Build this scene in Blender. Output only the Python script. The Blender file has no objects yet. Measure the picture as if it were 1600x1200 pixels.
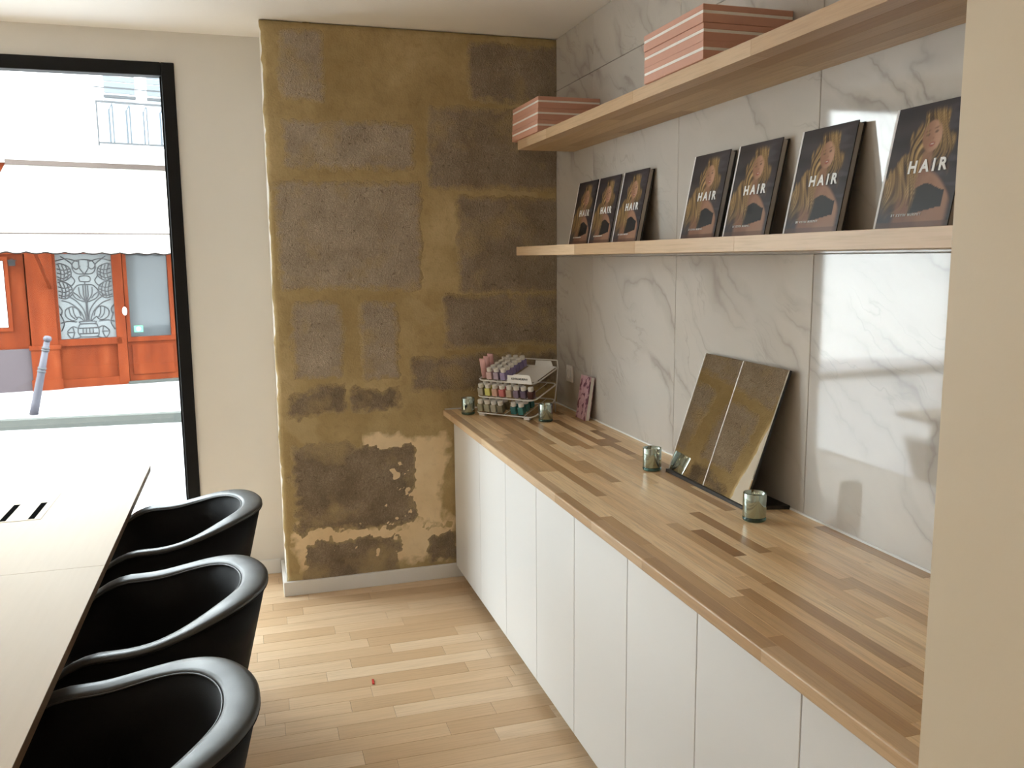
import bpy, bmesh, math, random
from mathutils import Vector, Matrix, noise, Euler
random.seed(7)
SC = bpy.context.scene
COL = SC.collection
PI = math.pi

# ------------------------------------------------------------------ camera
cam_d = bpy.data.cameras.new('camera'); cam = bpy.data.objects.new('camera', cam_d); COL.objects.link(cam)
cam.location = (-1.49929, -4.12582, 1.6)
cam.rotation_euler = (math.radians(81.7224), math.radians(0.4841), math.radians(-17.0502))
cam_d.sensor_width = 36.0; cam_d.lens = 1351.25 / 1600 * 36.0
cam_d.clip_start = 0.05; cam_d.clip_end = 200
SC.camera = cam

# ------------------------------------------------------------------ world, sun, exposure
W = bpy.data.worlds.new('world'); SC.world = W; W.use_nodes = True
bg = W.node_tree.nodes['Background']; bg.inputs[0].default_value = (0.85, 0.93, 1.0, 1); bg.inputs[1].default_value = 19.0
sd = bpy.data.lights.new('sun', 'SUN'); sd.energy = 8.0; sd.angle = math.radians(3.0); sd.color = (1.0, 0.96, 0.90)
sun = bpy.data.objects.new('sun', sd); COL.objects.link(sun)
sun.rotation_euler = (math.radians(14), math.radians(-42), 0)
vs = SC.view_settings
vs.view_transform = 'Standard'; vs.look = 'None'; vs.gamma = 1.0; vs.use_curve_mapping = False; vs.exposure = 0.0
SC.cycles.use_denoising = True
SC.cycles.max_bounces = 7; SC.cycles.diffuse_bounces = 5; SC.cycles.glossy_bounces = 4
SC.cycles.transparent_max_bounces = 12
SC.cycles.sample_clamp_indirect = 12.0
# daylight portal in the shop window opening (guides sampling only, emits nothing itself)
pd = bpy.data.lights.new('window_portal', 'AREA'); pd.shape = 'RECTANGLE'; pd.size = 2.5; pd.size_y = 2.45
pd.cycles.is_portal = True
po = bpy.data.objects.new('window_portal', pd); COL.objects.link(po)
po.location = (-3.04, 0.50, 1.26); po.rotation_euler = (math.radians(-90), 0, 0)
# warm ceiling lamps of the room, behind and left of the camera
LAMPS = [(-1.5, -4.7), (-3.0, -4.7), (-1.5, -6.0), (-3.4, -3.1)]
LAMP_W = 2.9
LAMP_C = (1.0, 0.80, 0.57)

# ------------------------------------------------------------------ helpers
def mesh_obj(name, bm, mat=None, parent=None, smooth=False, world=False):
    me = bpy.data.meshes.new(name)
    bmesh.ops.recalc_face_normals(bm, faces=bm.faces[:])
    bm.to_mesh(me); bm.free()
    if smooth:
        for p in me.polygons: p.use_smooth = True
    o = bpy.data.objects.new(name, me); COL.objects.link(o)
    if mat: me.materials.append(mat)
    if parent:
        o.parent = parent
        if world: me.transform(Matrix.Translation(-Vector(parent.location)))
    return o
def link_mesh(name, me, parent=None, loc=(0, 0, 0), rz=0):
    o = bpy.data.objects.new(name, me); COL.objects.link(o)
    o.location = loc; o.rotation_euler = (0, 0, rz)
    if parent: o.parent = parent
    return o
def tag(o, label, cat, group=None):
    o['label'] = label; o['category'] = cat
    if group: o['group'] = group
    return o
def thing(name, label, cat, loc=(0, 0, 0), rz=0, group=None):
    o = bpy.data.objects.new(name, None); COL.objects.link(o)
    o.empty_display_size = 0.05
    o.location = loc; o.rotation_euler = (0, 0, rz)
    return tag(o, label, cat, group)
def struct(o, label=None):
    o['kind'] = 'structure'
    if label: o['label'] = label
    return o
def struct_empty(name, label, loc=(0, 0, 0)):
    o = bpy.data.objects.new(name, None); COL.objects.link(o); o.location = loc; o.empty_display_size = 0.05
    return struct(o, label)
def box(bm, x0, x1, y0, y1, z0, z1, bev=0.0, seg=1):
    if x0 > x1: x0, x1 = x1, x0
    if y0 > y1: y0, y1 = y1, y0
    if z0 > z1: z0, z1 = z1, z0
    v = [bm.verts.new(p) for p in ((x0,y0,z0),(x1,y0,z0),(x1,y1,z0),(x0,y1,z0),(x0,y0,z1),(x1,y0,z1),(x1,y1,z1),(x0,y1,z1))]
    fs = [bm.faces.new([v[i] for i in f]) for f in ((0,3,2,1),(4,5,6,7),(0,1,5,4),(1,2,6,5),(2,3,7,6),(3,0,4,7))]
    if bev > 0:
        ed = list({e for f in fs for e in f.edges})
        bmesh.ops.bevel(bm, geom=ed, offset=bev, segments=seg, profile=0.5, affect='EDGES')
    return bm
def bx(*a, **k): return box(bmesh.new(), *a, **k)
def bar(bm, a, b, w, h=None, up=(0, 0, 1)):
    """square bar from a to b"""
    a, b = Vector(a), Vector(b); h = h or w
    d = (b - a).normalized(); s = d.cross(Vector(up))
    if s.length < 1e-4: s = d.cross(Vector((1, 0, 0)))
    s.normalize(); t = s.cross(d)
    r = []
    for p in (a, b):
        r.append([bm.verts.new(p + s * i * w / 2 + t * j * h / 2) for i, j in ((-1,-1),(1,-1),(1,1),(-1,1))])
    for i in range(4): bm.faces.new((r[0][i], r[0][(i+1)%4], r[1][(i+1)%4], r[1][i]))
    bm.faces.new(r[0][::-1]); bm.faces.new(r[1])
    return bm
def tube(bm, pts, r, n=8, closed=False):
    pts = [Vector(p) for p in pts]; rings = []
    N = len(pts); prev = None
    for i, p in enumerate(pts):
        if closed: d = pts[(i+1)%N] - pts[i-1]
        else: d = pts[min(i+1, N-1)] - pts[max(i-1, 0)]
        d.normalize()
        if prev is None:
            s = d.cross(Vector((0, 0, 1)))
            if s.length < 1e-3: s = d.cross(Vector((1, 0, 0)))
        else:
            s = prev - d * prev.dot(d)
        s.normalize(); prev = s; t = d.cross(s)
        rr = r[i] if isinstance(r, (list, tuple)) else r
        rings.append([bm.verts.new(p + (s * math.cos(2*PI*k/n) + t * math.sin(2*PI*k/n)) * rr) for k in range(n)])
    for i in range(N if closed else N - 1):
        a, b = rings[i], rings[(i+1) % N]
        for k in range(n): bm.faces.new((a[k], a[(k+1)%n], b[(k+1)%n], b[k]))
    if not closed:
        bm.faces.new(rings[0][::-1]); bm.faces.new(rings[-1])
    return bm
def lathe(bm, prof, n=28, cx=0, cy=0):
    rings = []
    for r, z in prof:
        if r < 1e-6: rings.append([bm.verts.new((cx, cy, z))])
        else: rings.append([bm.verts.new((cx + r*math.cos(2*PI*k/n), cy + r*math.sin(2*PI*k/n), z)) for k in range(n)])
    for a, b in zip(rings, rings[1:]):
        for k in range(n):
            k2 = (k+1) % n
            if len(a) == 1 and len(b) == 1: continue
            if len(a) == 1: bm.faces.new((a[0], b[k2], b[k]))
            elif len(b) == 1: bm.faces.new((a[k], a[k2], b[0]))
            else: bm.faces.new((a[k], a[k2], b[k2], b[k]))
    return bm
def prism(bm, poly, lo, hi, axis=2):
    def P(p, w):
        q = list(p); q.insert(axis, w); return q
    a = [bm.verts.new(P(p, lo)) for p in poly]; b = [bm.verts.new(P(p, hi)) for p in poly]
    n = len(poly)
    bm.faces.new(a[::-1]); bm.faces.new(b)
    for i in range(n): bm.faces.new((a[i], a[(i+1)%n], b[(i+1)%n], b[i]))
    return bm
def text_mesh(name, body, size, mat, parent, spacing=1.0, bold=0.0, depth=0.0004, font_shear=0.0):
    cu = bpy.data.curves.new(name, 'FONT'); cu.body = body; cu.size = size
    cu.align_x = 'CENTER'; cu.align_y = 'CENTER'; cu.space_character = spacing; cu.extrude = depth; cu.offset = bold
    cu.shear = font_shear; cu.resolution_u = 3
    tmp = bpy.data.objects.new('tmp', cu); COL.objects.link(tmp)
    bpy.context.view_layer.update()
    me = bpy.data.meshes.new_from_object(tmp.evaluated_get(bpy.context.evaluated_depsgraph_get()))
    bpy.data.objects.remove(tmp); bpy.data.curves.remove(cu)
    me.materials.clear(); me.materials.append(mat); me.name = name
    return me

# ------------------------------------------------------------------ materials
class NT:
    def __init__(s, name):
        s.m = bpy.data.materials.new(name); s.m.use_nodes = True
        s.t = s.m.node_tree; s.b = s.t.nodes['Principled BSDF']
    def n(s, typ, **k):
        nd = s.t.nodes.new(typ)
        for a, v in k.items(): setattr(nd, a, v)
        return nd
    def l(s, a, b): s.t.links.new(a, b)
    def put(s, sock, v):
        if hasattr(v, 'is_output') or isinstance(v, bpy.types.NodeSocket): s.l(v, sock)
        else:
            if isinstance(v, (tuple, list)) and len(v) == 3 and sock.type == 'RGBA': v = (*v, 1)
            sock.default_value = v
    def pos(s): return s.n('ShaderNodeNewGeometry').outputs['Position']
    def objc(s): return s.n('ShaderNodeTexCoord').outputs['Object']
    def rand(s): return s.n('ShaderNodeObjectInfo').outputs['Random']
    def island(s): return s.n('ShaderNodeNewGeometry').outputs['Random Per Island']
    def math(s, op, a, b=0.0, c=None, clamp=False):
        nd = s.n('ShaderNodeMath', operation=op, use_clamp=clamp); s.put(nd.inputs[0], a); s.put(nd.inputs[1], b)
        if c is not None: s.put(nd.inputs[2], c)
        return nd.outputs[0]
    def mapping(s, v, loc=(0,0,0), rot=(0,0,0), sc=(1,1,1)):
        nd = s.n('ShaderNodeMapping'); s.l(v, nd.inputs[0])
        s.put(nd.inputs[1], loc); nd.inputs[2].default_value = rot; nd.inputs[3].default_value = sc
        return nd.outputs[0]
    def noise(s, v, scale=5, detail=4, rough=0.5, dist=0.0):
        nd = s.n('ShaderNodeTexNoise'); s.l(v, nd.inputs['Vector']); nd.inputs['Scale'].default_value = scale
        nd.inputs['Detail'].default_value = detail; nd.inputs['Roughness'].default_value = rough; nd.inputs['Distortion'].default_value = dist
        return nd.outputs['Fac']
    def ramp(s, f, stops, interp='LINEAR'):
        nd = s.n('ShaderNodeValToRGB'); cr = nd.color_ramp; cr.interpolation = interp
        while len(cr.elements) < len(stops): cr.elements.new(0.5)
        for e, (p, c) in zip(cr.elements, stops):
            e.position = p; e.color = (*c, 1) if isinstance(c, (tuple, list)) else (c, c, c, 1)
        s.put(nd.inputs[0], f); return nd.outputs[0]
    def mix(s, f, a, b, mode='MIX'):
        nd = s.n('ShaderNodeMix', data_type='RGBA', blend_type=mode)
        s.put(nd.inputs[0], f); s.put(nd.inputs[6], a); s.put(nd.inputs[7], b)
        return nd.outputs[2]
    def vadd(s, a, b):
        nd = s.n('ShaderNodeVectorMath', operation='ADD'); s.put(nd.inputs[0], a); s.put(nd.inputs[1], b); return nd.outputs[0]
    def comb(s, x, y, z):
        nd = s.n('ShaderNodeCombineXYZ'); s.put(nd.inputs[0], x); s.put(nd.inputs[1], y); s.put(nd.inputs[2], z); return nd.outputs[0]
    def bump(s, h, strength=0.3, dist=0.01):
        nd = s.n('ShaderNodeBump'); nd.inputs['Strength'].default_value = strength; nd.inputs['Distance'].default_value = dist
        s.l(h, nd.inputs['Height']); s.l(nd.outputs[0], s.b.inputs['Normal'])
    def set(s, col=None, rough=None, metal=None, spec=None, coat=None, trans=None, ior=None):
        I = s.b.inputs
        if col is not None: s.put(I['Base Color'], col)
        if rough is not None: s.put(I['Roughness'], rough)
        if metal is not None: s.put(I['Metallic'], metal)
        if spec is not None: s.put(I['Specular IOR Level'], spec)
        if coat is not None: s.put(I['Coat Weight'], coat)
        if trans is not None: s.put(I['Transmission Weight'], trans)
        if ior is not None: s.put(I['IOR'], ior)
        return s.m

def paint(name, col, rough=0.55, var=0.03, bump=0.05, spec=0.4):
    t = NT(name); v = t.objc()
    f = t.noise(v, 3.0, 3)
    c = t.mix(f, tuple(max(0, x - var*x) for x in col), tuple(min(1, x + var*x) for x in col))
    if bump: t.bump(t.noise(v, 180, 2), bump, 0.002)
    return t.set(c, rough, spec=spec)
def plain(name, col, rough=0.5, metal=0.0, spec=0.5, coat=None):
    t = NT(name); f = t.noise(t.objc(), 40, 2)
    c = t.mix(f, tuple(x*0.96 for x in col), tuple(min(1, x*1.04) for x in col))
    return t.set(c, rough, metal, spec, coat)

M = {}
M['wall'] = paint('white_wall_paint', (0.74, 0.71, 0.665))
M['ceiling'] = paint('ceiling_paint', (0.90, 0.87, 0.83))
M['cream'] = paint('cream_wall_paint', (0.67, 0.575, 0.435))
M['trim'] = paint('white_trim_paint', (0.80, 0.79, 0.77), 0.4, 0.01, 0.0)
M['plaster_edge'] = paint('white_plaster', (0.86, 0.84, 0.80), 0.7, 0.03, 0.2)
M['laminate'] = paint('white_cabinet_front', (0.75, 0.742, 0.725), 0.35, 0.004, 0.0)
M['carcass'] = plain('cabinet_carcass', (0.45, 0.44, 0.42), 0.6)
M['dark_gap'] = plain('dark_plinth', (0.03, 0.027, 0.025), 0.7)
M['black_metal'] = plain('black_powder_coat', (0.006, 0.006, 0.0065), 0.5, spec=0.2)
M['slot'] = plain('dark_slot', (0.006, 0.006, 0.006), 0.9, spec=0.0)
M['white_metal'] = plain('white_wire', (0.78, 0.77, 0.74), 0.35)
M['black_plastic'] = plain('black_plastic', (0.012, 0.012, 0.012), 0.35)
M['white_plastic'] = plain('white_plastic', (0.82, 0.81, 0.79), 0.3)
M['print_white'] = plain('white_print', (0.85, 0.85, 0.83), 0.5)
M['print_black'] = plain('black_print', (0.02, 0.02, 0.02), 0.5)
M['paper'] = plain('paper_pages', (0.50, 0.47, 0.43), 0.8)
M['wax'] = plain('candle_wax', (0.75, 0.72, 0.62), 0.5)

def wood(name, axis, base, dark, light, grain=1.0, rough=0.45, varied=True, stops=None, coat=None):
    """oak; axis = 0 or 1: direction of the grain"""
    t = NT(name)
    rnd = t.math('FRACT', t.math('ADD', t.math('MULTIPLY', t.rand(), 7.31), t.math('MULTIPLY', t.island(), 3.77)))
    off = t.comb(t.math('MULTIPLY', rnd, 13.7), t.math('MULTIPLY', rnd, 29.1), t.math('MULTIPLY', rnd, 5.3))
    p = t.vadd(t.pos(), off)
    st = (1.0, 14.0, 14.0) if axis == 0 else (14.0, 1.0, 14.0)
    v = t.mapping(p, sc=st)
    broad = t.noise(v, 1.6 * grain, 3, 0.55, 0.8)
    fine = t.noise(t.mapping(p, sc=tuple(x * 4 if x > 1 else 2 for x in st)), 3.0 * grain, 3, 0.6)
    c0 = t.ramp(rnd, stops or [(0.0, dark), (0.45, base), (1.0, light)])
    c1 = t.mix(t.math('MULTIPLY', t.ramp(broad, [(0.42, 0.0), (0.68, 1.0)]), 0.55), c0, t.mix(0.5, c0, dark, 'MIX'))
    c2 = t.mix(t.math('MULTIPLY', t.ramp(fine, [(0.45, 0.0), (0.7, 1.0)]), 0.30), c1, tuple(x*0.62 for x in dark))
    t.bump(fine, 0.05, 0.002)
    return t.set(c2, rough, spec=0.4, coat=coat)
M['floor_oak'] = wood('oak_floor', 0, (0.70, 0.495, 0.305), (0.58, 0.385, 0.22), (0.77, 0.58, 0.385), 0.9, 0.42)
M['counter_oak'] = wood('oiled_oak_staves', 1, (0.60, 0.42, 0.245), (0.36, 0.215, 0.105), (0.70, 0.52, 0.33), 1.2, 0.33,
                        stops=[(0.0, (0.33, 0.18, 0.075)), (0.20, (0.52, 0.32, 0.15)), (0.42, (0.79, 0.54, 0.29)), (1.0, (0.92, 0.70, 0.43))])
M['shelf_oak'] = wood('oak_shelf_staves', 1, (0.51, 0.335, 0.165), (0.41, 0.245, 0.11), (0.61, 0.425, 0.23), 1.0, 0.45)
M['wood_edge'] = wood('oak_edge', 1, (0.58, 0.40, 0.24), (0.46, 0.29, 0.15), (0.66, 0.48, 0.30), 1.0, 0.4)
M['table_edge'] = wood('brown_table_edge', 1, (0.16, 0.10, 0.06), (0.11, 0.07, 0.04), (0.20, 0.13, 0.08), 1.0, 0.5)
def table_top():
    t = NT('cream_table_laminate')
    f = t.noise(t.mapping(t.pos(), sc=(18, 1, 18)), 4, 4)
    return t.set(t.mix(f, (0.48, 0.385, 0.275), (0.52, 0.42, 0.305)), 0.5, spec=0.12)
M['table'] = table_top()
def leather():
    t = NT('black_leather'); v = t.objc()
    f = t.noise(v, 14, 4)
    h = t.n('ShaderNodeTexVoronoi'); t.l(v, h.inputs['Vector']); h.inputs['Scale'].default_value = 420
    t.bump(h.outputs['Distance'], 0.12, 0.001)
    return t.set(t.mix(f, (0.006, 0.006, 0.0065), (0.010, 0.010, 0.0105)), t.ramp(f, [(0.3, 0.48), (0.7, 0.58)]), spec=0.06)
M['leather'] = leather()
def lit_leather():  # same leather as the shell, lightened to paint in the highlight on the rim
    t = NT('lit_black_leather'); v = t.objc(); f = t.noise(v, 14, 4)
    t.bump(t.noise(v, 300, 2), 0.08, 0.001)
    return t.set(t.mix(f, (0.018, 0.019, 0.0185), (0.028, 0.029, 0.028)), t.ramp(f, [(0.3, 0.38), (0.7, 0.48)]), spec=0.6)
M['lit_leather'] = lit_leather()

def marble():
    t = NT('polished_marble_tile')
    rnd = t.rand()
    p = t.pos()
    # warp, then rotate so the veins run down towards the near end of the wall
    wn = t.n('ShaderNodeTexNoise'); t.l(p, wn.inputs['Vector']); wn.inputs['Scale'].default_value = 2.3; wn.inputs['Detail'].default_value = 5
    off = t.n('ShaderNodeVectorMath', operation='MULTIPLY_ADD'); t.l(wn.outputs['Color'], off.inputs[0]); off.inputs[1].default_value = (0.0, 0.42, 0.42)
    t.l(t.vadd(p, t.comb(0.0, t.math('MULTIPLY', rnd, 3.0), t.math('MULTIPLY', rnd, 11.0))), off.inputs[2])
    q = t.mapping(off.outputs[0], rot=(math.radians(-37), 0, 0))
    v1 = t.noise(t.mapping(q, sc=(1, 0.55, 2.6)), 1.7, 2, 0.5)
    line1 = t.math('ABSOLUTE', t.math('SUBTRACT', v1, 0.5))
    vein1 = t.ramp(line1, [(0.0, 1.0), (0.012, 0.45), (0.05, 0.0)])
    v2 = t.noise(t.mapping(q, loc=(3, 7, 1), sc=(1, 0.7, 3.4)), 3.3, 3, 0.55)
    line2 = t.math('ABSOLUTE', t.math('SUBTRACT', v2, 0.52))
    vein2 = t.ramp(line2, [(0.0, 1.0), (0.010, 0.3), (0.03, 0.0)])
    mask = t.ramp(t.noise(t.mapping(p, loc=(5, 1, 2)), 2.2, 3), [(0.42, 0.0), (0.62, 1.0)])
    mask2 = t.ramp(t.noise(t.mapping(p, loc=(1, 9, 4)), 3.1, 3), [(0.48, 0.0), (0.66, 1.0)])
    cloud = t.ramp(t.noise(t.mapping(q, sc=(1, 0.6, 2.0)), 2.4, 5, 0.6), [(0.35, 0.0), (0.8, 1.0)])
    veins = t.math('ADD', t.math('MULTIPLY', t.math('MULTIPLY', vein1, mask), 0.75), t.math('MULTIPLY', t.math('MULTIPLY', vein2, mask2), 0.5), clamp=True)
    c = t.mix(t.math('MULTIPLY', cloud, 0.45), (0.545, 0.502, 0.45), (0.445, 0.405, 0.36))
    c = t.mix(t.math('MULTIPLY', veins, 0.72), c, (0.25, 0.21, 0.18))
    return t.set(c, 0.05, spec=0.85)
M['marble'] = marble()
M['grout'] = plain('tile_joint', (0.62, 0.59, 0.55), 0.8)

def mortar():
    t = NT('ochre_lime_mortar'); p = t.pos()
    a = t.noise(p, 2.4, 5, 0.6); b = t.noise(p, 30, 5, 0.65)
    c = t.ramp(a, [(0.3, (0.36, 0.26, 0.12)), (0.50, (0.47, 0.36, 0.185)), (0.66, (0.60, 0.475, 0.27))])
    c = t.mix(t.math('MULTIPLY', t.ramp(b, [(0.5, 0.0), (0.75, 1.0)]), 0.35), c, (0.24, 0.17, 0.09))
    spots = t.ramp(t.noise(t.mapping(p, loc=(3, 3, 3)), 5.5, 1, 0.3), [(0.70, 0.0), (0.74, 1.0)])
    c = t.mix(t.math('MULTIPLY', spots, 0.5), c, (0.56, 0.45, 0.26))
    h = t.math('ADD', t.math('MULTIPLY', b, 0.6), t.noise(p, 110, 3))
    t.bump(h, 0.35, 0.006)
    return t.set(c, 0.9, spec=0.15)
M['mortar'] = mortar()
def sandy():
    t = NT('pale_sandy_mortar'); p = t.pos()
    b = t.noise(p, 24, 5, 0.65)
    c = t.ramp(t.noise(p, 4, 4), [(0.3, (0.76, 0.59, 0.36)), (0.7, (0.86, 0.70, 0.47))])
    c = t.mix(t.math('MULTIPLY', t.ramp(b, [(0.52, 0.0), (0.75, 1.0)]), 0.3), c, (0.55, 0.42, 0.25))
    at_ = t.n('ShaderNodeAttribute'); at_.attribute_name = 'smear'
    se = t.math('ADD', at_.outputs['Fac'], t.math('MULTIPLY', t.math('SUBTRACT', t.noise(p, 9, 6, 0.7), 0.5), 2.2))
    c = t.mix(t.ramp(se, [(0.25, 0.0), (0.95, 1.0)]), c, (0.47, 0.36, 0.185))
    t.bump(b, 0.25, 0.006)
    return t.set(c, 0.9, spec=0.15)
M['sandy'] = sandy()
def stone(name, c_lo, c_mid, c_hi, tool=1.0):
    t = NT(name); p = t.pos()
    r = t.rand()
    pr = t.vadd(p, t.comb(t.math('MULTIPLY', r, 9.0), 0.0, t.math('MULTIPLY', r, 17.0)))
    a = t.noise(pr, 6.0, 6, 0.65); b = t.noise(pr, 55, 4, 0.7)
    w1 = t.n('ShaderNodeTexWave', wave_type='BANDS', bands_direction='DIAGONAL'); t.l(t.mapping(pr, rot=(0, 0.25, 0)), w1.inputs['Vector'])
    w1.inputs['Scale'].default_value = 34; w1.inputs['Distortion'].default_value = 14.0; w1.inputs['Detail'].default_value = 3; w1.inputs['Detail Scale'].default_value = 2.0
    w2 = t.n('ShaderNodeTexWave', wave_type='BANDS', bands_direction='DIAGONAL'); t.l(t.mapping(pr, rot=(0, 1.9, 0)), w2.inputs['Vector'])
    w2.inputs['Scale'].default_value = 23; w2.inputs['Distortion'].default_value = 17.0; w2.inputs['Detail'].default_value = 3
    comb = t.math('MULTIPLY', w1.outputs['Fac'], w2.outputs['Fac'])
    c = t.ramp(a, [(0.28, c_lo), (0.5, c_mid), (0.72, c_hi)])
    c = t.mix(t.math('MULTIPLY', t.ramp(comb, [(0.05, 1.0), (0.5, 0.0)]), 0.30 * tool), c, tuple(x*0.5 for x in c_lo))
    pits = t.ramp(b, [(0.60, 0.0), (0.70, 1.0)])
    c = t.mix(t.math('MULTIPLY', pits, 0.55), c, (0.085, 0.060, 0.038))
    smear = t.ramp(t.noise(t.mapping(p, loc=(2, 0, 6)), 4.2, 4, 0.6), [(0.52, 0.0), (0.66, 1.0)])
    at_ = t.n('ShaderNodeAttribute'); at_.attribute_name = 'smear'
    se = t.math('ADD', at_.outputs['Fac'], t.math('MULTIPLY', t.math('SUBTRACT', t.noise(p, 26, 5, 0.7), 0.5), 1.5))
    smear = t.math('MAXIMUM', t.math('MULTIPLY', smear, 0.7), t.ramp(se, [(0.42, 0.0), (0.95, 0.9)]))
    c = t.mix(smear, c, (0.48, 0.37, 0.20))
    h = t.math('ADD', t.math('MULTIPLY', comb, 0.7), t.math('SUBTRACT', t.noise(pr, 90, 3), t.math('MULTIPLY', pits, 0.8)))
    t.bump(h, 0.55, 0.008)
    return t.set(c, 0.92, spec=0.12)
M['stone'] = stone('tooled_limestone', (0.38, 0.31, 0.235), (0.50, 0.42, 0.33), (0.60, 0.515, 0.415))
M['stone_shaded'] = stone('shaded_tooled_limestone', (0.27, 0.21, 0.15), (0.37, 0.30, 0.225), (0.47, 0.39, 0.30))  # same limestone, darkened: shade towards the right corner put into its colour
M['stone_dark'] = stone('dark_tooled_limestone', (0.20, 0.150, 0.10), (0.30, 0.235, 0.165), (0.42, 0.34, 0.25))

def window_glass(name, tint=(1, 1, 1), spec=0.09):
    m = bpy.data.materials.new(name); m.use_nodes = True; t = m.node_tree; t.nodes.clear()
    o = t.nodes.new('ShaderNodeOutputMaterial'); mx = t.nodes.new('ShaderNodeMixShader')
    tr = t.nodes.new('ShaderNodeBsdfTransparent'); tr.inputs[0].default_value = (*tint, 1)
    gl = t.nodes.new('ShaderNodeBsdfGlossy'); gl.inputs['Roughness'].default_value = 0.0
    lw = t.nodes.new('ShaderNodeLayerWeight'); pw = t.nodes.new('ShaderNodeMath'); pw.operation = 'POWER'; pw.inputs[1].default_value = 5.0
    ma = t.nodes.new('ShaderNodeMath'); ma.operation = 'MULTIPLY_ADD'; ma.inputs[1].default_value = 0.96; ma.inputs[2].default_value = 0.03
    t.links.new(lw.outputs['Facing'], pw.inputs[0]); t.links.new(pw.outputs[0], ma.inputs[0])
    t.links.new(ma.outputs[0], mx.inputs[0]); t.links.new(tr.outputs[0], mx.inputs[1]); t.links.new(gl.outputs[0], mx.inputs[2])
    t.links.new(mx.outputs[0], o.inputs[0]); return m
M['glass'] = window_glass('clear_window_glass', (0.97, 0.99, 0.98))

# ------------------------------------------------------------------ room shell
H = 2.648; WY = 0.337; XL = -4.6; YB = -6.6; PX = -1.378
floor = struct(mesh_obj('floor', bx(XL, 0.02, YB, WY + 0.18, -0.10, -0.012), M['dark_gap']), 'oak plank floor')
def plank_bm(L, Wd, t=0.012):
    return bx(0, L, 0, Wd, -t, 0, bev=0.0008)
PW = 0.085
rest = bmesh.new()
def add_rest(x0, x1, y0):
    box(rest, x0 + 0.0003, x1 - 0.0003, y0 + 0.0003, y0 + PW - 0.0003, -0.012, 0.0)
plank_cache = {}
rows = int((WY - YB) / PW) + 1
for r in range(rows):
    y1 = WY - r * PW; y0 = y1 - PW
    x = XL + random.uniform(-0.5, 0)
    while x < -0.02:
        L = random.choice((0.30, 0.38, 0.45, 0.55, 0.65, 0.80)); xa, xb = max(x, XL), min(x + L, 0.0)
        if y0 > -2.35 and xb > -1.75 and xa < -0.45 and y1 < WY + 0.001:
            Lq = round(xb - xa, 3)
            if Lq not in plank_cache:
                o = mesh_obj('floor_plank', plank_bm(Lq - 0.0006, PW - 0.0006), M['floor_oak'], floor); plank_cache[Lq] = o.data
            else: o = link_mesh('floor_plank', plank_cache[Lq], floor)
            o.location = (xa, y0, 0)
        elif xb - xa > 0.01: add_rest(xa, xb, y0)
        x += L
fr_o = mesh_obj('floor_planking', rest, M['floor_oak'], floor); fr_o['kind'] = 'stuff'

struct(mesh_obj('ceiling', bx(XL - 0.2, 0.2, YB - 0.2, WY + 0.15, H, H + 0.15), M['ceiling']), 'white plaster ceiling')
struct(mesh_obj('wall_left', bx(XL - 0.2, XL, YB, WY, -0.1, H), M['wall']), 'white wall on the far side of the table')
struct(mesh_obj('wall_back', bx(XL - 0.2, 0.2, YB - 0.2, YB, -0.1, H), M['wall']), 'white wall behind the viewer')
# the wall with the shop window
OX0, OX1, OZ = -4.32, -1.766, 2.509
b = bmesh.new()
box(b, OX1, -1.36, WY, WY + 0.18, -0.1, H); box(b, XL - 0.2, OX0, WY, WY + 0.18, -0.1, H); box(b, OX0, OX1, WY, WY + 0.18, OZ, H); box(b, -1.36, 0.2, WY, WY + 0.18, -0.1, H)
box(b, XL - 6, 6, WY, WY + 0.18, H + 0.16, 7.5)  # unseen upper storeys, added to block sky light from the shopfront opposite
struct(mesh_obj('wall_front', b, M['wall']), 'off-white painted wall around the black shop window')
# near return wall on the right
struct(mesh_obj('wall_near', bx(-0.62, 0.2, YB, -3.202, -0.1, H, bev=0.004), M['cream']), 'cream painted return wall at the right edge')
# pier body with white plastered side, stone face is its own object
struct(mesh_obj('wall_pier', bx(PX, 0.02, 0.03, WY - 0.0005, -0.012, H), M['plaster_edge']), 'white plastered side of the stone pier')

# --- stone face
def fbm(x, z, s, o=3):
    return noise.fractal(Vector((x * s, 3.3, z * s)), 1.0, 2.0, o)
SX0, SX1, SZ0, SZ1 = PX - 0.002, 0.012, 0.0, H - 0.004
def stone_face():
    bm = bmesh.new(); nx, nz = 70, 130; g = []
    for j in range(nz + 1):
        row = []
        for i in range(nx + 1):
            x = SX0 + (SX1 - SX0) * i / nx; z = SZ0 + (SZ1 - SZ0) * j / nz
            y = 0.004 * fbm(x, z, 2.0) + 0.0012 * fbm(x, z, 14)
            if i == 0:
                x += 0.008 * fbm(0.2, z, 6) + 0.005 * fbm(0.9, z, 25); y += 0.004
            row.append(bm.verts.new((x, y, z)))
        g.append(row)
    for j in range(nz):
        for i in range(nx): bm.faces.new((g[j][i], g[j][i+1], g[j+1][i+1], g[j+1][i]))
    # rim back to the body
    back = {}
    def bk(v):
        if v not in back: back[v] = bm.verts.new((v.co.x, 0.031, v.co.z))
        return back[v]
    edge = [g[0][i] for i in range(nx + 1)] + [g[j][nx] for j in range(1, nz + 1)] + [g[nz][i] for i in range(nx - 1, -1, -1)] + [g[j][0] for j in range(nz - 1, 0, -1)]
    for a, c in zip(edge, edge[1:] + edge[:1]): bm.faces.new((c, a, bk(a), bk(c)))
    return bm
sf = struct(mesh_obj('wall_stone', stone_face(), M['mortar'], smooth=True), 'exposed old stone wall with ochre mortar smeared between blocks')
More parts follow.
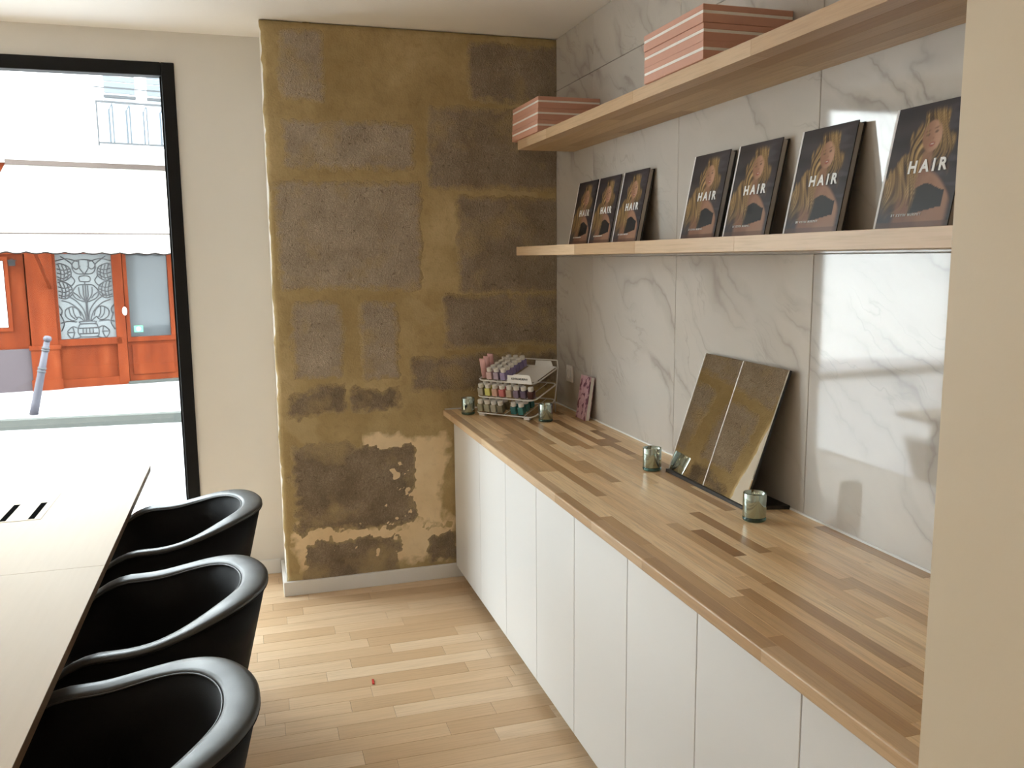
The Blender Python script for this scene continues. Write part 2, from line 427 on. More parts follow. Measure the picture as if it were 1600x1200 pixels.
def block(name, x0, z0, x1, z1, mat, proud=0.005, rag=0.018, seed=0, chew=0.0):
    bm = bmesh.new(); st = 0.010; sl = bm.verts.layers.float.new('smear')
    e = 0.03
    nx = max(4, int((x1 - x0 + 2*e) / st)); nz = max(4, int((z1 - z0 + 2*e) / st)); g = {}
    for j in range(nz + 1):
        for i in range(nx + 1):
            x = x0 - e + (x1 - x0 + 2*e) * i / nx; z = z0 - e + (z1 - z0 + 2*e) * j / nz
            d = min(x - x0, x1 - x, z - z0, z1 - z)
            dx, dz = max(0, 0.025 - min(x - x0, x1 - x)), max(0, 0.025 - min(z - z0, z1 - z))
            d = 0.025 - math.hypot(dx, dz) if (dx > 0 and dz > 0) else d
            d += rag * 0.8 * fbm(x + seed * 3.1, z, 9, 4) + rag * 0.7 * fbm(x + seed * 3.1, z, 34, 4) + chew * fbm(x - seed, z + 5, 4.5, 3)
            k = max(-1.0, min(1.0, d / 0.012))
            base = 0.004 * fbm(x, z, 2.0) + 0.0012 * fbm(x, z, 14)
            y = base - proud * (0.5 + 0.5 * k) + 0.0035 * (1 if k <= -1 else (0.5 - 0.5 * k)) + 0.0016 * fbm(x + seed, z, 22)
            x = min(max(x, SX0 + 0.006), -0.0015)
            g[i, j] = (bm.verts.new((x, y, z)), k); g[i, j][0][sl] = max(0.0, min(1.0, 1.0 - d / 0.05))
    for j in range(nz):
        for i in range(nx):
            q = [g[i, j], g[i+1, j], g[i+1, j+1], g[i, j+1]]
            if max(k for _, k in q) <= -1.0: continue
            xs = [v.co.x for v, _ in q]
            if max(xs) - min(xs) < 1e-5: continue
            bm.faces.new([v for v, _ in q])
    bmesh.ops.delete(bm, geom=[v for v in bm.verts if not v.link_faces], context='VERTS')
    o = mesh_obj(name, bm, mat, sf, smooth=True)
    return o
BL = [(-1.311, 2.305, -1.107, 2.618, 0), (-0.445, 2.337, 0.03, 2.615, 1), (-1.307, 2.008, -0.704, 2.228, 0), (-0.65, 1.923, 0.03, 2.315, 1),
      (-1.356, 1.455, -0.68, 1.955, 0), (-0.514, 1.424, 0.03, 1.90, 1), (-1.31, 1.039, -1.066, 1.408, 0), (-0.994, 1.026, -0.806, 1.401, 0),
      (-0.592, 1.162, 0.03, 1.432, 1), (-0.756, 0.955, 0.03, 1.135, 1), (-1.355, 0.862, -1.058, 1.005, 1), (-1.032, 0.875, -0.81, 0.985, 1),
      (-1.331, 0.304, -0.74, 0.723, 1), (-1.307, 0.03, -0.834, 0.266, 1), (-0.698, 0.075, -0.53, 0.257, 1)]
for k, (x0, z0, x1, z1, dk) in enumerate(BL):
    block('stone_block', x0, z0, x1, z1, (M['stone_shaded'] if k < 10 else M['stone_dark']) if dk else M['stone'], 0.004, 0.016 if k < 10 else 0.03, k + 1, 0.0 if k < 10 else 0.03)
block('mortar_patch', -0.97, 0.25, -0.575, 0.745, M['sandy'], 0.0028, 0.03, 31, 0.05)
block('mortar_patch', -1.33, 0.10, -0.56, 0.335, M['sandy'], 0.0026, 0.03, 37, 0.05)

# --- baseboards
struct(mesh_obj('baseboard_pier', bx(PX - 0.017, -0.50, -0.017, 0.0, 0.0, 0.07, bev=0.002), M['trim']), 'white baseboard along the foot of the stone wall')
struct(mesh_obj('baseboard_pier_side', bx(PX - 0.017, PX - 0.0005, 0.0, WY - 0.012, 0.0, 0.07, bev=0.002), M['trim']), 'white baseboard on the side of the stone pier')
struct(mesh_obj('baseboard_front', bx(OX1 + 0.03, PX - 0.018, WY - 0.012, WY - 0.0005, 0.0, 0.075, bev=0.002), M['trim']), 'white baseboard below the wall beside the window')

# --- marble wall
mw = struct(mesh_obj('wall_right', bx(0.0115, 0.2, -3.202, WY, -0.1, H), M['grout']), 'wall clad in polished white marble tiles with grey veins')
ys = [0.03, -0.47, -1.27, -2.07, -2.87, -3.20]; zs = [0.0, 0.805, 1.605, 2.405, H]
for i in range(5):
    for j in range(4):
        mesh_obj('marble_tile', bx(0.0, 0.0115, ys[i+1] + 0.0008, (ys[i] if i else 0.029) - 0.0008, zs[j] + 0.0008, zs[j+1] - 0.0008, bev=0.0015), M['marble'], mw)
# sealant joints along the worktop
struct(mesh_obj('trim_1', bar(bmesh.new(), (-0.002, -3.19, 0.8655), (-0.002, -0.004, 0.8655), 0.006), M['trim']), 'white sealant line where worktop meets marble')
struct(mesh_obj('trim_2', bar(bmesh.new(), (-0.59, -0.008, 0.8655), (-0.006, -0.008, 0.8655), 0.006), M['trim']), 'white sealant line where worktop meets stone wall')

# --- shop window
win = struct_empty('window_1', 'tall black framed shop window looking onto the street', (OX1, WY, 0))
b = bmesh.new()
box(b, OX1 - 0.058, OX1, WY - 0.012, WY + 0.06, 0.0, OZ, bev=0.003); mesh_obj('frame_post', b, M['black_metal'], win, world=True)
mesh_obj('frame_head', bx(OX0, OX1 - 0.058, WY - 0.012, WY + 0.06, OZ - 0.06, OZ, bev=0.003), M['black_metal'], win, world=True)
mesh_obj('frame_sill', bx(OX0, OX1 - 0.058, WY - 0.012, WY + 0.06, 0.0, 0.09, bev=0.003), M['black_metal'], win, world=True)
mesh_obj('frame_post', bx(OX0, OX0 + 0.06, WY - 0.012, WY + 0.06, 0.09, OZ - 0.06, bev=0.003), M['black_metal'], win, world=True)
mesh_obj('mullion', bx(-2.97, -2.83, WY - 0.012, WY + 0.06, 0.09, OZ - 0.06, bev=0.003), M['black_metal'], win, world=True)
b = bmesh.new(); box(b, OX1 - 0.068, OX1 - 0.058, WY + 0.018, WY + 0.05, 0.09, OZ - 0.06); mesh_obj('glazing_bead', b, M['black_metal'], win, world=True)
for x0, x1 in ((-2.83, -1.828), (-4.26, -2.97)):
    mesh_obj('window_pane', bx(x0, x1, WY + 0.028, WY + 0.034, 0.09, OZ - 0.06), M['glass'], win, world=True)

# ------------------------------------------------------------------ ceiling lamps (real lamps of the room)
def emit(name, col, s):
    t = NT(name); t.b.inputs['Emission Color'].default_value = (*col, 1); t.b.inputs['Emission Strength'].default_value = s
    return t.set((0.8, 0.8, 0.8), 0.5)
M['diffuser'] = emit('lamp_diffuser', LAMP_C, 3.0)
lamp_where = ['above the viewer', 'left of the viewer', 'nearest the back wall', 'over the near end of the table']
for k, (lx, ly) in enumerate(LAMPS):
    t = thing('ceiling_lamp', 'round white ceiling lamp ' + lamp_where[k], 'lamp', (lx, ly, H - 0.045), 0, 'round ceiling lamps')
    mesh_obj('lamp_ring', lathe(bmesh.new(), [(0.17, 0.0), (0.185, 0.0), (0.185, 0.0445), (0.16, 0.0445), (0.17, 0.0)], 36), M['white_metal'], t, smooth=True)
    mesh_obj('lamp_diffuser', lathe(bmesh.new(), [(0, 0.004), (0.168, 0.004), (0.168, 0.012), (0, 0.012)], 36), M['diffuser'], t)
    ld = bpy.data.lights.new('lamp_light', 'AREA'); ld.shape = 'DISK'; ld.size = 0.33; ld.energy = LAMP_W; ld.color = LAMP_C
    lo = bpy.data.objects.new('lamp_light', ld); COL.objects.link(lo); lo.parent = t; lo.location = (0, 0, -0.004)

# ------------------------------------------------------------------ wall cabinets under the worktop
seams = [-0.006, -0.493, -0.897, -1.283, -1.660, -2.060, -2.443, -2.835, -3.198]
names = ['white handleless cabinet against the stone wall', 'white handleless cabinet second from the stone wall',
         'white handleless cabinet third from the stone wall', 'white handleless cabinet against the cream return wall']
for k in range(4):
    ya, ym, yb = seams[2*k], seams[2*k+1], seams[2*k+2]
    t = thing('cabinet', names[k], 'cabinet', (-0.27, (ya + yb) / 2, 0.0), 0, 'row of white cabinets')
    mesh_obj('cabinet_body', bx(-0.524, -0.003, yb + 0.0008, ya - 0.0008, 0.058, 0.8315), M['carcass'], t, world=True)
    mesh_obj('plinth', bx(-0.47, -0.45, yb + 0.0008, ya - 0.0008, 0.0, 0.0575), M['dark_gap'], t, world=True)
    for y0, y1 in ((ym, ya), (yb, ym)):
        mesh_obj('door', bx(-0.545, -0.5255, y0 + 0.0016, y1 - 0.0016, 0.058, 0.8315, bev=0.0012), M['laminate'], t, world=True)

# ------------------------------------------------------------------ worktop of glued staves
wt = thing('worktop', 'long butcher-block oak worktop on top of the white cabinets', 'worktop', (-0.3, -1.6, 0.833))
mesh_obj('worktop_core', bx(-0.593, -0.0045, -3.198, -0.0085, 0.8335, 0.852), M['shelf_oak'], wt, world=True)
nrow = 16; sw = (0.598 - 0.0045) / nrow
for r in range(nrow):
    x0 = -0.598 + r * sw; y = -0.0085 + random.uniform(0.0, 0.35)
    while y > -3.198:
        L = random.uniform(0.22, 0.62); ya, yb = min(y, -0.0085), max(y - L, -3.198)
        if ya - yb > 0.02:
            bm = bmesh.new(); z0 = 0.8522 if r else 0.833
            box(bm, x0 + 0.0001, x0 + sw - 0.0001, yb + 0.0001, ya - 0.0001, z0, 0.863, bev=0.0004 if r else 0.0)
            if r == 0:
                ed = [e for e in bm.edges if all(abs(v.co.x - x0 - 0.0001) < 1e-5 for v in e.verts) and abs(e.verts[0].co.y - e.verts[1].co.y) > 0.01]
                bmesh.ops.bevel(bm, geom=ed, offset=0.004, segments=2, profile=0.5, affect='EDGES')
            mesh_obj('stave', bm, M['counter_oak'] if r else M['wood_edge'], wt, world=True)
        y -= L

# ------------------------------------------------------------------ shelves
def shelf(label, yend, z0, z1):
    t = thing('wall_shelf', label, 'shelf', (-0.14, -1.7, z0), 0, 'oak wall shelves')
    n = 5; w = 0.278 / n
    for r in range(n):
        x0 = -0.278 + r * w; y = yend + (random.uniform(0, 0.4) if r else random.uniform(0, 0.5))
        while y > -3.198:
            L = random.uniform(0.45, 1.1); ya, yb = min(y, yend), max(y - L, -3.1985)
            if ya - yb > 0.02:
                mesh_obj('stave', bx(x0 + 0.0001, x0 + w - 0.0001 - (0.001 if r == n-1 else 0), yb + 0.0001, ya - 0.0001, z0, z1, bev=0.0005), M['shelf_oak'] if r else M['wood_edge'], t, world=True)
            y -= L
shelf('upper oak wall shelf carrying the stacks of pink boxes', -0.244, 2.089, 2.129)
shelf('lower oak wall shelf carrying the row of leaning books', -0.215, 1.612, 1.652)

# ------------------------------------------------------------------ pink boxes
M['pink_card'] = plain('salmon_pink_card', (0.60, 0.315, 0.225), 0.6)
M['white_band'] = plain('white_card_band', (0.85, 0.80, 0.74), 0.6)
pos_word = ['bottom', 'middle', 'top']
def pbox(cx, cy, z, L, D, h, label, grp, jx=0, jy=0):
    t = thing('gift_box', label, 'box', (cx + jx, cy + jy, z), 0, grp)
    mesh_obj('box_base', bx(-D/2, D/2, -L/2, L/2, 0.0, h*0.50, bev=0.0012), M['pink_card'], t)
    mesh_obj('band', bx(-D/2 + 0.0012, D/2 - 0.0012, -L/2 + 0.0012, L/2 - 0.0012, h*0.50, h*0.66), M['white_band'], t)
    mesh_obj('lid', bx(-D/2, D/2, -L/2, L/2, h*0.66, h - 0.0008, bev=0.0012), M['pink_card'], t)
for k in range(3):
    pbox(-0.145, -0.375, 2.1292 + k*0.0485, 0.365, 0.282, 0.0485, pos_word[k] + ' pink box with white band, small stack near the stone wall', 'pink boxes near the stone wall', 0.002*k - 0.002, 0.001*k)
    pbox(-0.145, -1.757, 2.1292 + k*0.0485, 0.365, 0.282, 0.0485, pos_word[k] + ' pink box with white band, larger-looking stack above the leaning books', 'pink boxes above the books', (0.0, 0.003, 0.001)[k], (-0.006, 0.0, 0.001)[k])

# ------------------------------------------------------------------ books
BW, BH, BT = 0.225, 0.286, 0.022
def sm(a, b, x):
    t = max(0.0, min(1.0, (x - a) / (b - a))); return t*t*(3 - 2*t)
def lerp(a, b, t): return tuple(a[i] + (b[i] - a[i]) * t for i in range(3))
def cover_col(u, v):
    nz = lambda x, y, s=0.0: noise.noise(Vector((x, y, s)))
    c = lerp((0.018, 0.016, 0.020), (0.055, 0.045, 0.050), 0.5 + 0.5 * nz(u*3, v*9))
    c = lerp(c, (0.09, 0.085, 0.10), 0.5 * sm(0.1, 0.5, nz(u*2, v*16, 4)) * sm(0.55, 0.75, u))
    skin = lerp((0.26, 0.125, 0.075), (0.40, 0.215, 0.135), sm(0.35, 0.75, u + 0.15*nz(u*8, v*8)))
    # torso, shoulders, arm
    shoulder = 0.50 - 1.3 * (u - 0.52)**2
    if v < shoulder and 0.20 < u < 0.98: c = lerp(c, skin, 0.85 * sm(0.0, 0.05, shoulder - v) * sm(0.20, 0.28, u) * sm(0.98, 0.90, u))
    if v < 0.07: c = lerp(c, (0.10, 0.05, 0.035), 0.6)
    # dark top
    top_edge = 0.335 + 0.03 * math.sin((u - 0.48) * 12)
    if 0.44 < u < 0.86 and 0.13 + 0.12*(u - 0.44) < v < top_edge: c = (0.016, 0.016, 0.018)
    # hair
    cx = 0.56 - 0.20 * sm(0.75, 0.2, v) + 0.03*nz(v*7, 2)
    half = 0.16 + 0.24 * sm(0.97, 0.45, v)
    edge = half - abs(u - cx) + 0.09 * nz(u*11, v*7) + 0.05*nz(u*30, v*9)
    top = sm(0.97, 0.90, v + 0.5*(u - 0.58)**2)
    low = sm(0.10, 0.34, v - 0.10*nz(u*12, 3) - 0.30*sm(0.42, 0.60, u))
    wave = u*34 + 2.2*math.sin(v*11 + u*5) + 3.0*nz(u*4, v*3)
    st = 0.5 + 0.5*nz(wave, v*3.0, 1.0); st2 = 0.5 + 0.5*nz(wave*2.2, v*5.0, 7.0)
    hair = lerp((0.035, 0.018, 0.010), (0.50, 0.31, 0.12), min(1, max(0, -0.25 + 1.25*st + 0.9*(st2 - 0.5))))
    hair = lerp(hair, (0.62, 0.44, 0.22), 0.5*sm(0.62, 0.8, st2))
    hm = sm(-0.02, 0.04, edge) * top * low
    # keep chest and neck partly open
    op = sm(0.16, 0.08, math.hypot((u - 0.57) * 1.1, (v - 0.40) * 0.9))
    hm *= 1 - 0.9*op
    nk = sm(0.09, 0.05, abs(u - 0.55)) * sm(0.42, 0.46, v) * sm(0.66, 0.60, v)
    c = lerp(c, lerp(skin, (0.16, 0.075, 0.045), 0.35), nk)
    c = lerp(c, hair, hm * (1 - 0.85*nk))
    # face
    fx, fy = (u - 0.56), (v - 0.735)
    a = -0.22; rx = fx*math.cos(a) - fy*math.sin(a)*1.27; ry = fx*math.sin(a)/1.27 + fy*math.cos(a)
    d = math.hypot(rx / 0.135, ry / 0.135)
    f = sm(1.0, 0.85, d) * (1 - 0.8*sm(0.60, 0.72, st) * sm(-0.02, 0.08, ry))
    fc = lerp((0.30, 0.15, 0.09), (0.50, 0.29, 0.195), sm(-0.10, 0.10, rx + 0.05*nz(u*10, v*10)))
    for ex in (-0.055, 0.055):
        fc = lerp(fc, (0.07, 0.035, 0.025), 0.8*sm(1.0, 0.4, math.hypot((rx - ex)/0.034, (ry - 0.022)/0.015)))
        fc = lerp(fc, (0.12, 0.065, 0.035), 0.6*sm(1.0, 0.4, math.hypot((rx - ex)/0.045, (ry - 0.052)/0.010)))
    fc = lerp(fc, (0.24, 0.11, 0.065), 0.6*sm(1.0, 0.3, math.hypot((rx - 0.012)/0.02, (ry + 0.022)/0.014)))
    fc = lerp(fc, (0.30, 0.075, 0.055), sm(1.0, 0.6, math.hypot(rx/0.046, (ry + 0.066)/0.022)))
    fc = lerp(fc, (0.62, 0.54, 0.47), sm(1.0, 0.6, math.hypot(rx/0.030, (ry + 0.064)/0.008)))
    return lerp(c, fc, f)
def cover_mesh():
    bm = bmesh.new(); nx, nz = 92, 116
    lay = bm.loops.layers.float_color.new('print')
    g = [[bm.verts.new((0, -BW/2 + BW*(1 - i/nx), BH*j/nz)) for i in range(nx + 1)] for j in range(nz + 1)]
    cc = [[cover_col(i/nx, j/nz) for i in range(nx + 1)] for j in range(nz + 1)]
    for j in range(nz):
        for i in range(nx):
            ix = ((i, j), (i+1, j), (i+1, j+1), (i, j+1))
            f = bm.faces.new([g[b_][a_] for a_, b_ in ix])
            for lp, (a_, b_) in zip(f.loops, ix): lp[lay] = (*cc[b_][a_], 1)
    return bm
def cover_mat():
    t = NT('printed_book_cover'); a = t.n('ShaderNodeVertexColor'); a.layer_name = 'print'
    return t.set(a.outputs[0], 0.32, spec=0.45)
M['cover'] = cover_mat()
M['cover_dark'] = plain('dark_book_board', (0.02, 0.018, 0.018), 0.4)
M['spine'] = plain('white_book_spine', (0.78, 0.75, 0.73), 0.5)
book_y = [(-0.372, 0), (-0.612, 0), (-0.866, 0), (-1.440, 0), (-1.718, 0), (-2.036, 0), (-2.398, 0)]
ordn = ['first', 'second', 'third', 'fourth', 'fifth', 'sixth', 'seventh']
LEAN = math.asin(0.056 / BH)
blab = ['leftmost of the three books set close together, HAIR cover with blonde figure', 'middle of the three books set close together, HAIR cover with blonde figure',
        'rightmost of the three books set close together, HAIR cover with blonde figure', 'fourth HAIR book along the lower shelf, just right of the wide gap',
        'fifth HAIR book along the lower shelf, blonde figure on dark cover', 'sixth HAIR book along the lower shelf, beside its reflection in the marble',
        'largest looking HAIR book at the right end of the lower shelf']
BOOK = {}
def book_part(key, nm, bm, mat, par, smooth=False):
    if key not in BOOK:
        o = mesh_obj(nm, bm, mat, par, smooth); BOOK[key] = o.data
    else:
        bm.free(); o = link_mesh(nm, BOOK[key], par)
    return o
for k, (y0, _) in enumerate(book_y):
    t = thing('hardcover_book', blab[k], 'book', (-0.080, y0 - BW/2, 1.6523), 0, 'hair books on the lower shelf')
    t.rotation_euler = (0, LEAN, 0)
    # local: front face at x=0 looking to -x, left edge (spine) at +y
    book_part('board_f', 'front_board', bx(0.0004, 0.003, -BW/2, BW/2, 0.0, BH), M['cover_dark'], t)
    book_part('board_b', 'back_board', bx(BT - 0.003, BT, -BW/2, BW/2, 0.0, BH), M['cover_dark'], t)
    book_part('pages', 'page_block', bx(0.0032, BT - 0.0032, -BW/2 + 0.004, BW/2 - 0.002, 0.003, BH - 0.004), M['paper'], t)
    book_part('spine', 'spine', bx(-0.0006, BT, BW/2 - 0.0055, BW/2 + 0.0015, 0.0, BH), M['spine'], t)
    if 'print' not in BOOK:
        o = mesh_obj('cover_print', cover_mesh(), M['cover'], t); BOOK['print'] = o.data
        BOOK['title'] = text_mesh('title_lettering', 'HAIR', 0.038, M['print_white'], t, 1.5, 0.0013)
        BOOK['author'] = text_mesh('author_lettering', 'BY KEVIN MURPHY', 0.0085, M['print_white'], t, 1.35, 0.00005)
    else: o = link_mesh('cover_print', BOOK['print'], t)
    for key, nm, yy, zz in (('title', 'title_lettering', -0.018, 0.500*BH), ('author', 'author_lettering', 0.016, 0.128*BH)):
        o = link_mesh(nm, BOOK[key], t); o.location = (-0.0011, yy, zz)
        o.rotation_euler = Euler((PI/2, 0, -PI/2))

# ------------------------------------------------------------------ leaning mirror
mir = thing('leaning_mirror', 'square two-panel tabletop mirror leaning against the marble', 'mirror', (-0.07, -1.75, 0.8634))
t = NT('silver_mirror'); M['mirror'] = t.set(t.mix(t.noise(t.objc(), 3, 1), (0.80, 0.80, 0.77), (0.82, 0.82, 0.79)), 0.0, 1.0)
A0, A1 = Vector((-0.128, -1.489, 0.8755)), Vector((-0.1345, -1.970, 0.8755))
T0, T1 = Vector((-0.018, -1.530, 1.276)), Vector((-0.0245, -2.010, 1.276))
def panel(bm, p, q, r, s, nrm, th):
    a = [bm.verts.new(v) for v in (p, q, r, s)]; c = [bm.verts.new(v + nrm * th) for v in (p, q, r, s)]
    bm.faces.new(a); bm.faces.new(c[::-1])
    for i in range(4): bm.faces.new((a[i], a[(i+1)%4], c[(i+1)%4], c[i]))
    return bm
nb = (A1 - A0).cross(T0 - A0).normalized()
if nb.x < 0: nb = -nb
def mp(u, v): return A0.lerp(A1, u).lerp(T0.lerp(T1, u), v)
mesh_obj('mirror_panel', panel(bmesh.new(), mp(0.0, 0.0), mp(0.497, 0.0), mp(0.497, 1), mp(0.0, 1), nb, 0.004), M['mirror'], mir, world=True)
mesh_obj('mirror_panel', panel(bmesh.new(), mp(0.503, 0.0), mp(1.0, 0.0), mp(1.0, 1), mp(0.503, 1), nb, 0.004), M['mirror'], mir, world=True)
mesh_obj('mirror_backing', panel(bmesh.new(), *[p + nb*0.0042 for p in (mp(0, 0), mp(1, 0), mp(1, 1), mp(0, 1))], nb, 0.008), M['black_plastic'], mir, world=True)
for nm, uu in (('seam_glint', 0.5), ('edge_glint', 0.0012)):  # white strips painted in as the bright glints of seam and left edge
    mesh_obj(nm, bar(bmesh.new(), mp(uu, 0.0) - nb*0.0006, mp(uu, 1.0) - nb*0.0006, 0.0028, 0.0016, up=(1, 0, 0)), M['white_plastic'], mir, world=True)
mesh_obj('stand_base', prism(bmesh.new(), [(-0.138, -1.485), (-0.138, -1.976), (-0.004, -2.012), (-0.004, -1.52)], 0.8634, 0.8745), M['black_plastic'], mir, world=True)

# ------------------------------------------------------------------ candle glasses
def candle_mat():
    t = NT('mirrored_green_glass')
    f = t.noise(t.mapping(t.objc(), sc=(60, 60, 20)), 1.0, 3)
    return t.set(t.mix(f, (0.38, 0.46, 0.42), (0.52, 0.60, 0.55)), 0.07, 0.92)
M['candle'] = candle_mat()
t = NT('green_glass_base'); M['candle_base'] = t.set((0.12, 0.26, 0.22), 0.04, 0.0, 0.6, trans=0.75, ior=1.45)
cl = ['mirrored green candle glass at the front corner of the worktop', 'mirrored green candle glass right of the bottle rack',
      'mirrored green candle glass left of the leaning mirror', 'mirrored green candle glass in front of the leaning mirror']
cand = [(-0.510, -0.163), (-0.220, -0.458), (-0.172, -1.446), (-0.160, -2.068)]
parts = None
for k, (x, y) in enumerate(cand):
    t = thing('candle_glass', cl[k], 'candle', (x, y, 0.8634), 0, 'mirrored candle glasses')
    if not parts:
        parts = [mesh_obj('glass_cup', lathe(bmesh.new(), [(0.0, 0.010), (0.0305, 0.010), (0.0325, 0.014), (0.0325, 0.078), (0.0318, 0.0795), (0.0303, 0.079), (0.0300, 0.058)], 36), M['candle'], t, smooth=True),
                 mesh_obj('glass_foot', lathe(bmesh.new(), [(0.0, 0.0), (0.0295, 0.0), (0.0325, 0.003), (0.0325, 0.0095), (0.0, 0.0098)], 36), M['candle_base'], t, smooth=True),
                 mesh_obj('wax', lathe(bmesh.new(), [(0.0298, 0.050), (0.0298, 0.0580), (0.0, 0.0565)], 28), M['wax'], t),
                 mesh_obj('wick', tube(bmesh.new(), [(0, 0, 0.056), (0.001, 0, 0.068)], 0.0009, 6), M['print_black'], t)]
    else:
        for p in parts:
            c = p.copy(); COL.objects.link(c); c.parent = t

# ------------------------------------------------------------------ bottle rack
RZ = math.radians(-47.84)
RO = Vector((-0.482, -0.197, 0.8634))       # front-left foot
rack = thing('bottle_rack', 'three-tier white wire rack of sample bottles in the worktop corner', 'rack', RO, RZ)
RW, RD, TILT = 0.314, 0.235, math.radians(13)
tiers = [(0.0, 0.012), (0.010, 0.088), (0.022, 0.165)]   # y offset, z of the front edge
def tier_pt(k, x, d, h=0.0):
    y0, z0 = tiers[k]
    return Vector((x, y0 + d*math.cos(TILT) - h*math.sin(TILT), z0 + d*math.sin(TILT) + h*math.cos(TILT)))
def rounded(k, r=0.03, h=0.0):
    pts = []
    for cx, cy, a0 in ((RW - r, r, -90), (RW - r, RD - r, 0), (r, RD - r, 90), (r, r, 180)):
        for a in range(0, 91, 30):
            A = math.radians(a0 + a); pts.append(tier_pt(k, cx + r*math.cos(A), cy + r*math.sin(A), h))
    return pts
for k in range(3):
    mesh_obj('tray_rim', tube(bmesh.new(), rounded(k), 0.0036, 8, True), M['white_metal'], rack, smooth=True)
    for i in range(1, 6):
        mesh_obj('tray_wire', tube(bmesh.new(), [tier_pt(k, RW*i/6, 0.0), tier_pt(k, RW*i/6, RD)], 0.0016, 6), M['white_metal'], rack, smooth=True)
mesh_obj('tray_plate', panel(bmesh.new(), tier_pt(2, 0.165, 0.012, 0.003), tier_pt(2, RW - 0.008, 0.012, 0.003), tier_pt(2, RW - 0.008, RD - 0.006, 0.003), tier_pt(2, 0.165, RD - 0.006, 0.003), Vector((0, -math.sin(TILT), math.cos(TILT))), 0.0018), M['white_plastic'], rack)
for x in (0.004, RW - 0.004):
    mesh_obj('upright', tube(bmesh.new(), [Vector((x, RD*0.97, 0.004)), tier_pt(0, x, RD*0.96), tier_pt(1, x, RD), tier_pt(2, x, RD), tier_pt(2, x, RD, 0.035)], 0.003, 8), M['white_metal'], rack, smooth=True)
mesh_obj('back_wire', tube(bmesh.new(), [tier_pt(2, 0.004, RD, 0.035), tier_pt(2, RW - 0.004, RD, 0.035)], 0.003, 8), M['white_metal'], rack, smooth=True)
mesh_obj('front_foot', bx(0.02, 0.05, 0.0, 0.02, 0.0, 0.012), M['white_metal'], rack)
mesh_obj('front_foot', bx(RW - 0.05, RW - 0.02, 0.0, 0.02, 0.0, 0.012), M['white_metal'], rack)
# name plate
sp = bmesh.new(); prism(sp, [(0.168, 0.0), (0.300, 0.0), (0.290, 0.036), (0.282, 0.041), (0.205, 0.041), (0.196, 0.036), (0.168, 0.036)], 0, 0.003, axis=1)
so = mesh_obj('name_plate', sp, M['white_plastic'], rack); so.location = tier_pt(2, 0, -0.006, 0.0)
me = text_mesh('plate_lettering', 'KEVIN.MURPHY', 0.0125, M['print_black'], rack, 1.0, 0.0004)
tx = link_mesh('plate_lettering', me, so); tx.location = (0.234, -0.0004, 0.020); tx.rotation_euler = (PI/2, 0, 0)
so2 = mesh_obj('back_plate', panel(bmesh.new(), tier_pt(2, 0.19, RD - 0.01, 0.003), tier_pt(2, 0.29, RD - 0.01, 0.003), tier_pt(2, 0.282, RD - 0.01, 0.033), tier_pt(2, 0.198, RD - 0.01, 0.033), Vector((0, 1, 0)), 0.002), M['white_plastic'], rack)

# bottles
BB = {}
def bottle_mesh():
    bm = bmesh.new(); w = 0.0145
    box(bm, -w, w, -w, w, 0.0, 0.037, bev=0.003, seg=2)
    return bm
def cap_mesh():
    return lathe(bmesh.new(), [(0.0, 0.0372), (0.0125, 0.0372), (0.0132, 0.040), (0.0132, 0.053), (0.0115, 0.0555), (0.0, 0.0558)], 18)
M['cap'] = plain('white_bottle_cap', (0.80, 0.78, 0.74), 0.35)
def tier_world(k, x, d, h=0.0):
    p = tier_pt(k, x, d, h); c, s = math.cos(RZ), math.sin(RZ)
    return Vector((RO.x + c*p.x - s*p.y, RO.y + s*p.x + c*p.y, RO.z + p.z))
cols = {}
def bottle(k, x, d, rgb, label, group):
    p = tier_world(k, x, d, 0.0042)
    t = thing('sample_bottle', label, 'bottle', p, 0, group)
    t.rotation_euler = Euler((TILT, 0, RZ))
    key = tuple(rgb)
    if key not in cols:
        n = NT('bottle_plastic'); cols[key] = n.set(n.mix(n.noise(n.objc(), 30, 2), tuple(c*0.94 for c in rgb), rgb), 0.22, spec=0.5)
        bm = bottle_mesh(); me = bpy.data.meshes.new('bottle_body'); bm.to_mesh(me); bm.free(); me.materials.append(cols[key]); BB[key] = me
    if 'cap' not in BB:
        bm = cap_mesh(); me = bpy.data.meshes.new('bottle_cap'); bmesh.ops.recalc_face_normals(bm, faces=bm.faces[:]); bm.to_mesh(me); bm.free(); me.materials.append(M['cap']); BB['cap'] = me
    link_mesh('bottle_body', BB[key], t); link_mesh('bottle_cap', BB['cap'], t)
rowname = ['front row', 'second row', 'third row', 'fourth row', 'fifth row', 'back row']
for r in range(6):
    for x, rgb, nm in ((0.062, (0.60, 0.43, 0.46), 'dusty pink'), (0.100, (0.34, 0.27, 0.38), 'mauve'), (0.138, (0.29, 0.24, 0.48), 'violet')):
        bottle(2, x, 0.020 + r*0.0365, rgb, '%s bottle in the %s of the top rack tier' % (nm, rowname[r]), 'bottles on the top rack tier')
mid = [((0.36, 0.33, 0.26), 'grey-green'), ((0.62, 0.60, 0.16), 'yellow'), ((0.62, 0.38, 0.30), 'peach'), ((0.66, 0.20, 0.20), 'coral red'),
       ((0.56, 0.45, 0.34), 'tan'), ((0.24, 0.18, 0.25), 'plum'), ((0.16, 0.12, 0.18), 'dark purple'), ((0.07, 0.025, 0.025), 'maroon')]
for r in range(2):
    for i, (rgb, nm) in enumerate(mid):
        if r == 1 and i > 5: continue
        bottle(1, 0.021 + i*0.0388, 0.020 + r*0.042, rgb, '%s bottle in the %s of the middle rack tier' % (nm, rowname[r]), 'bottles on the middle rack tier')
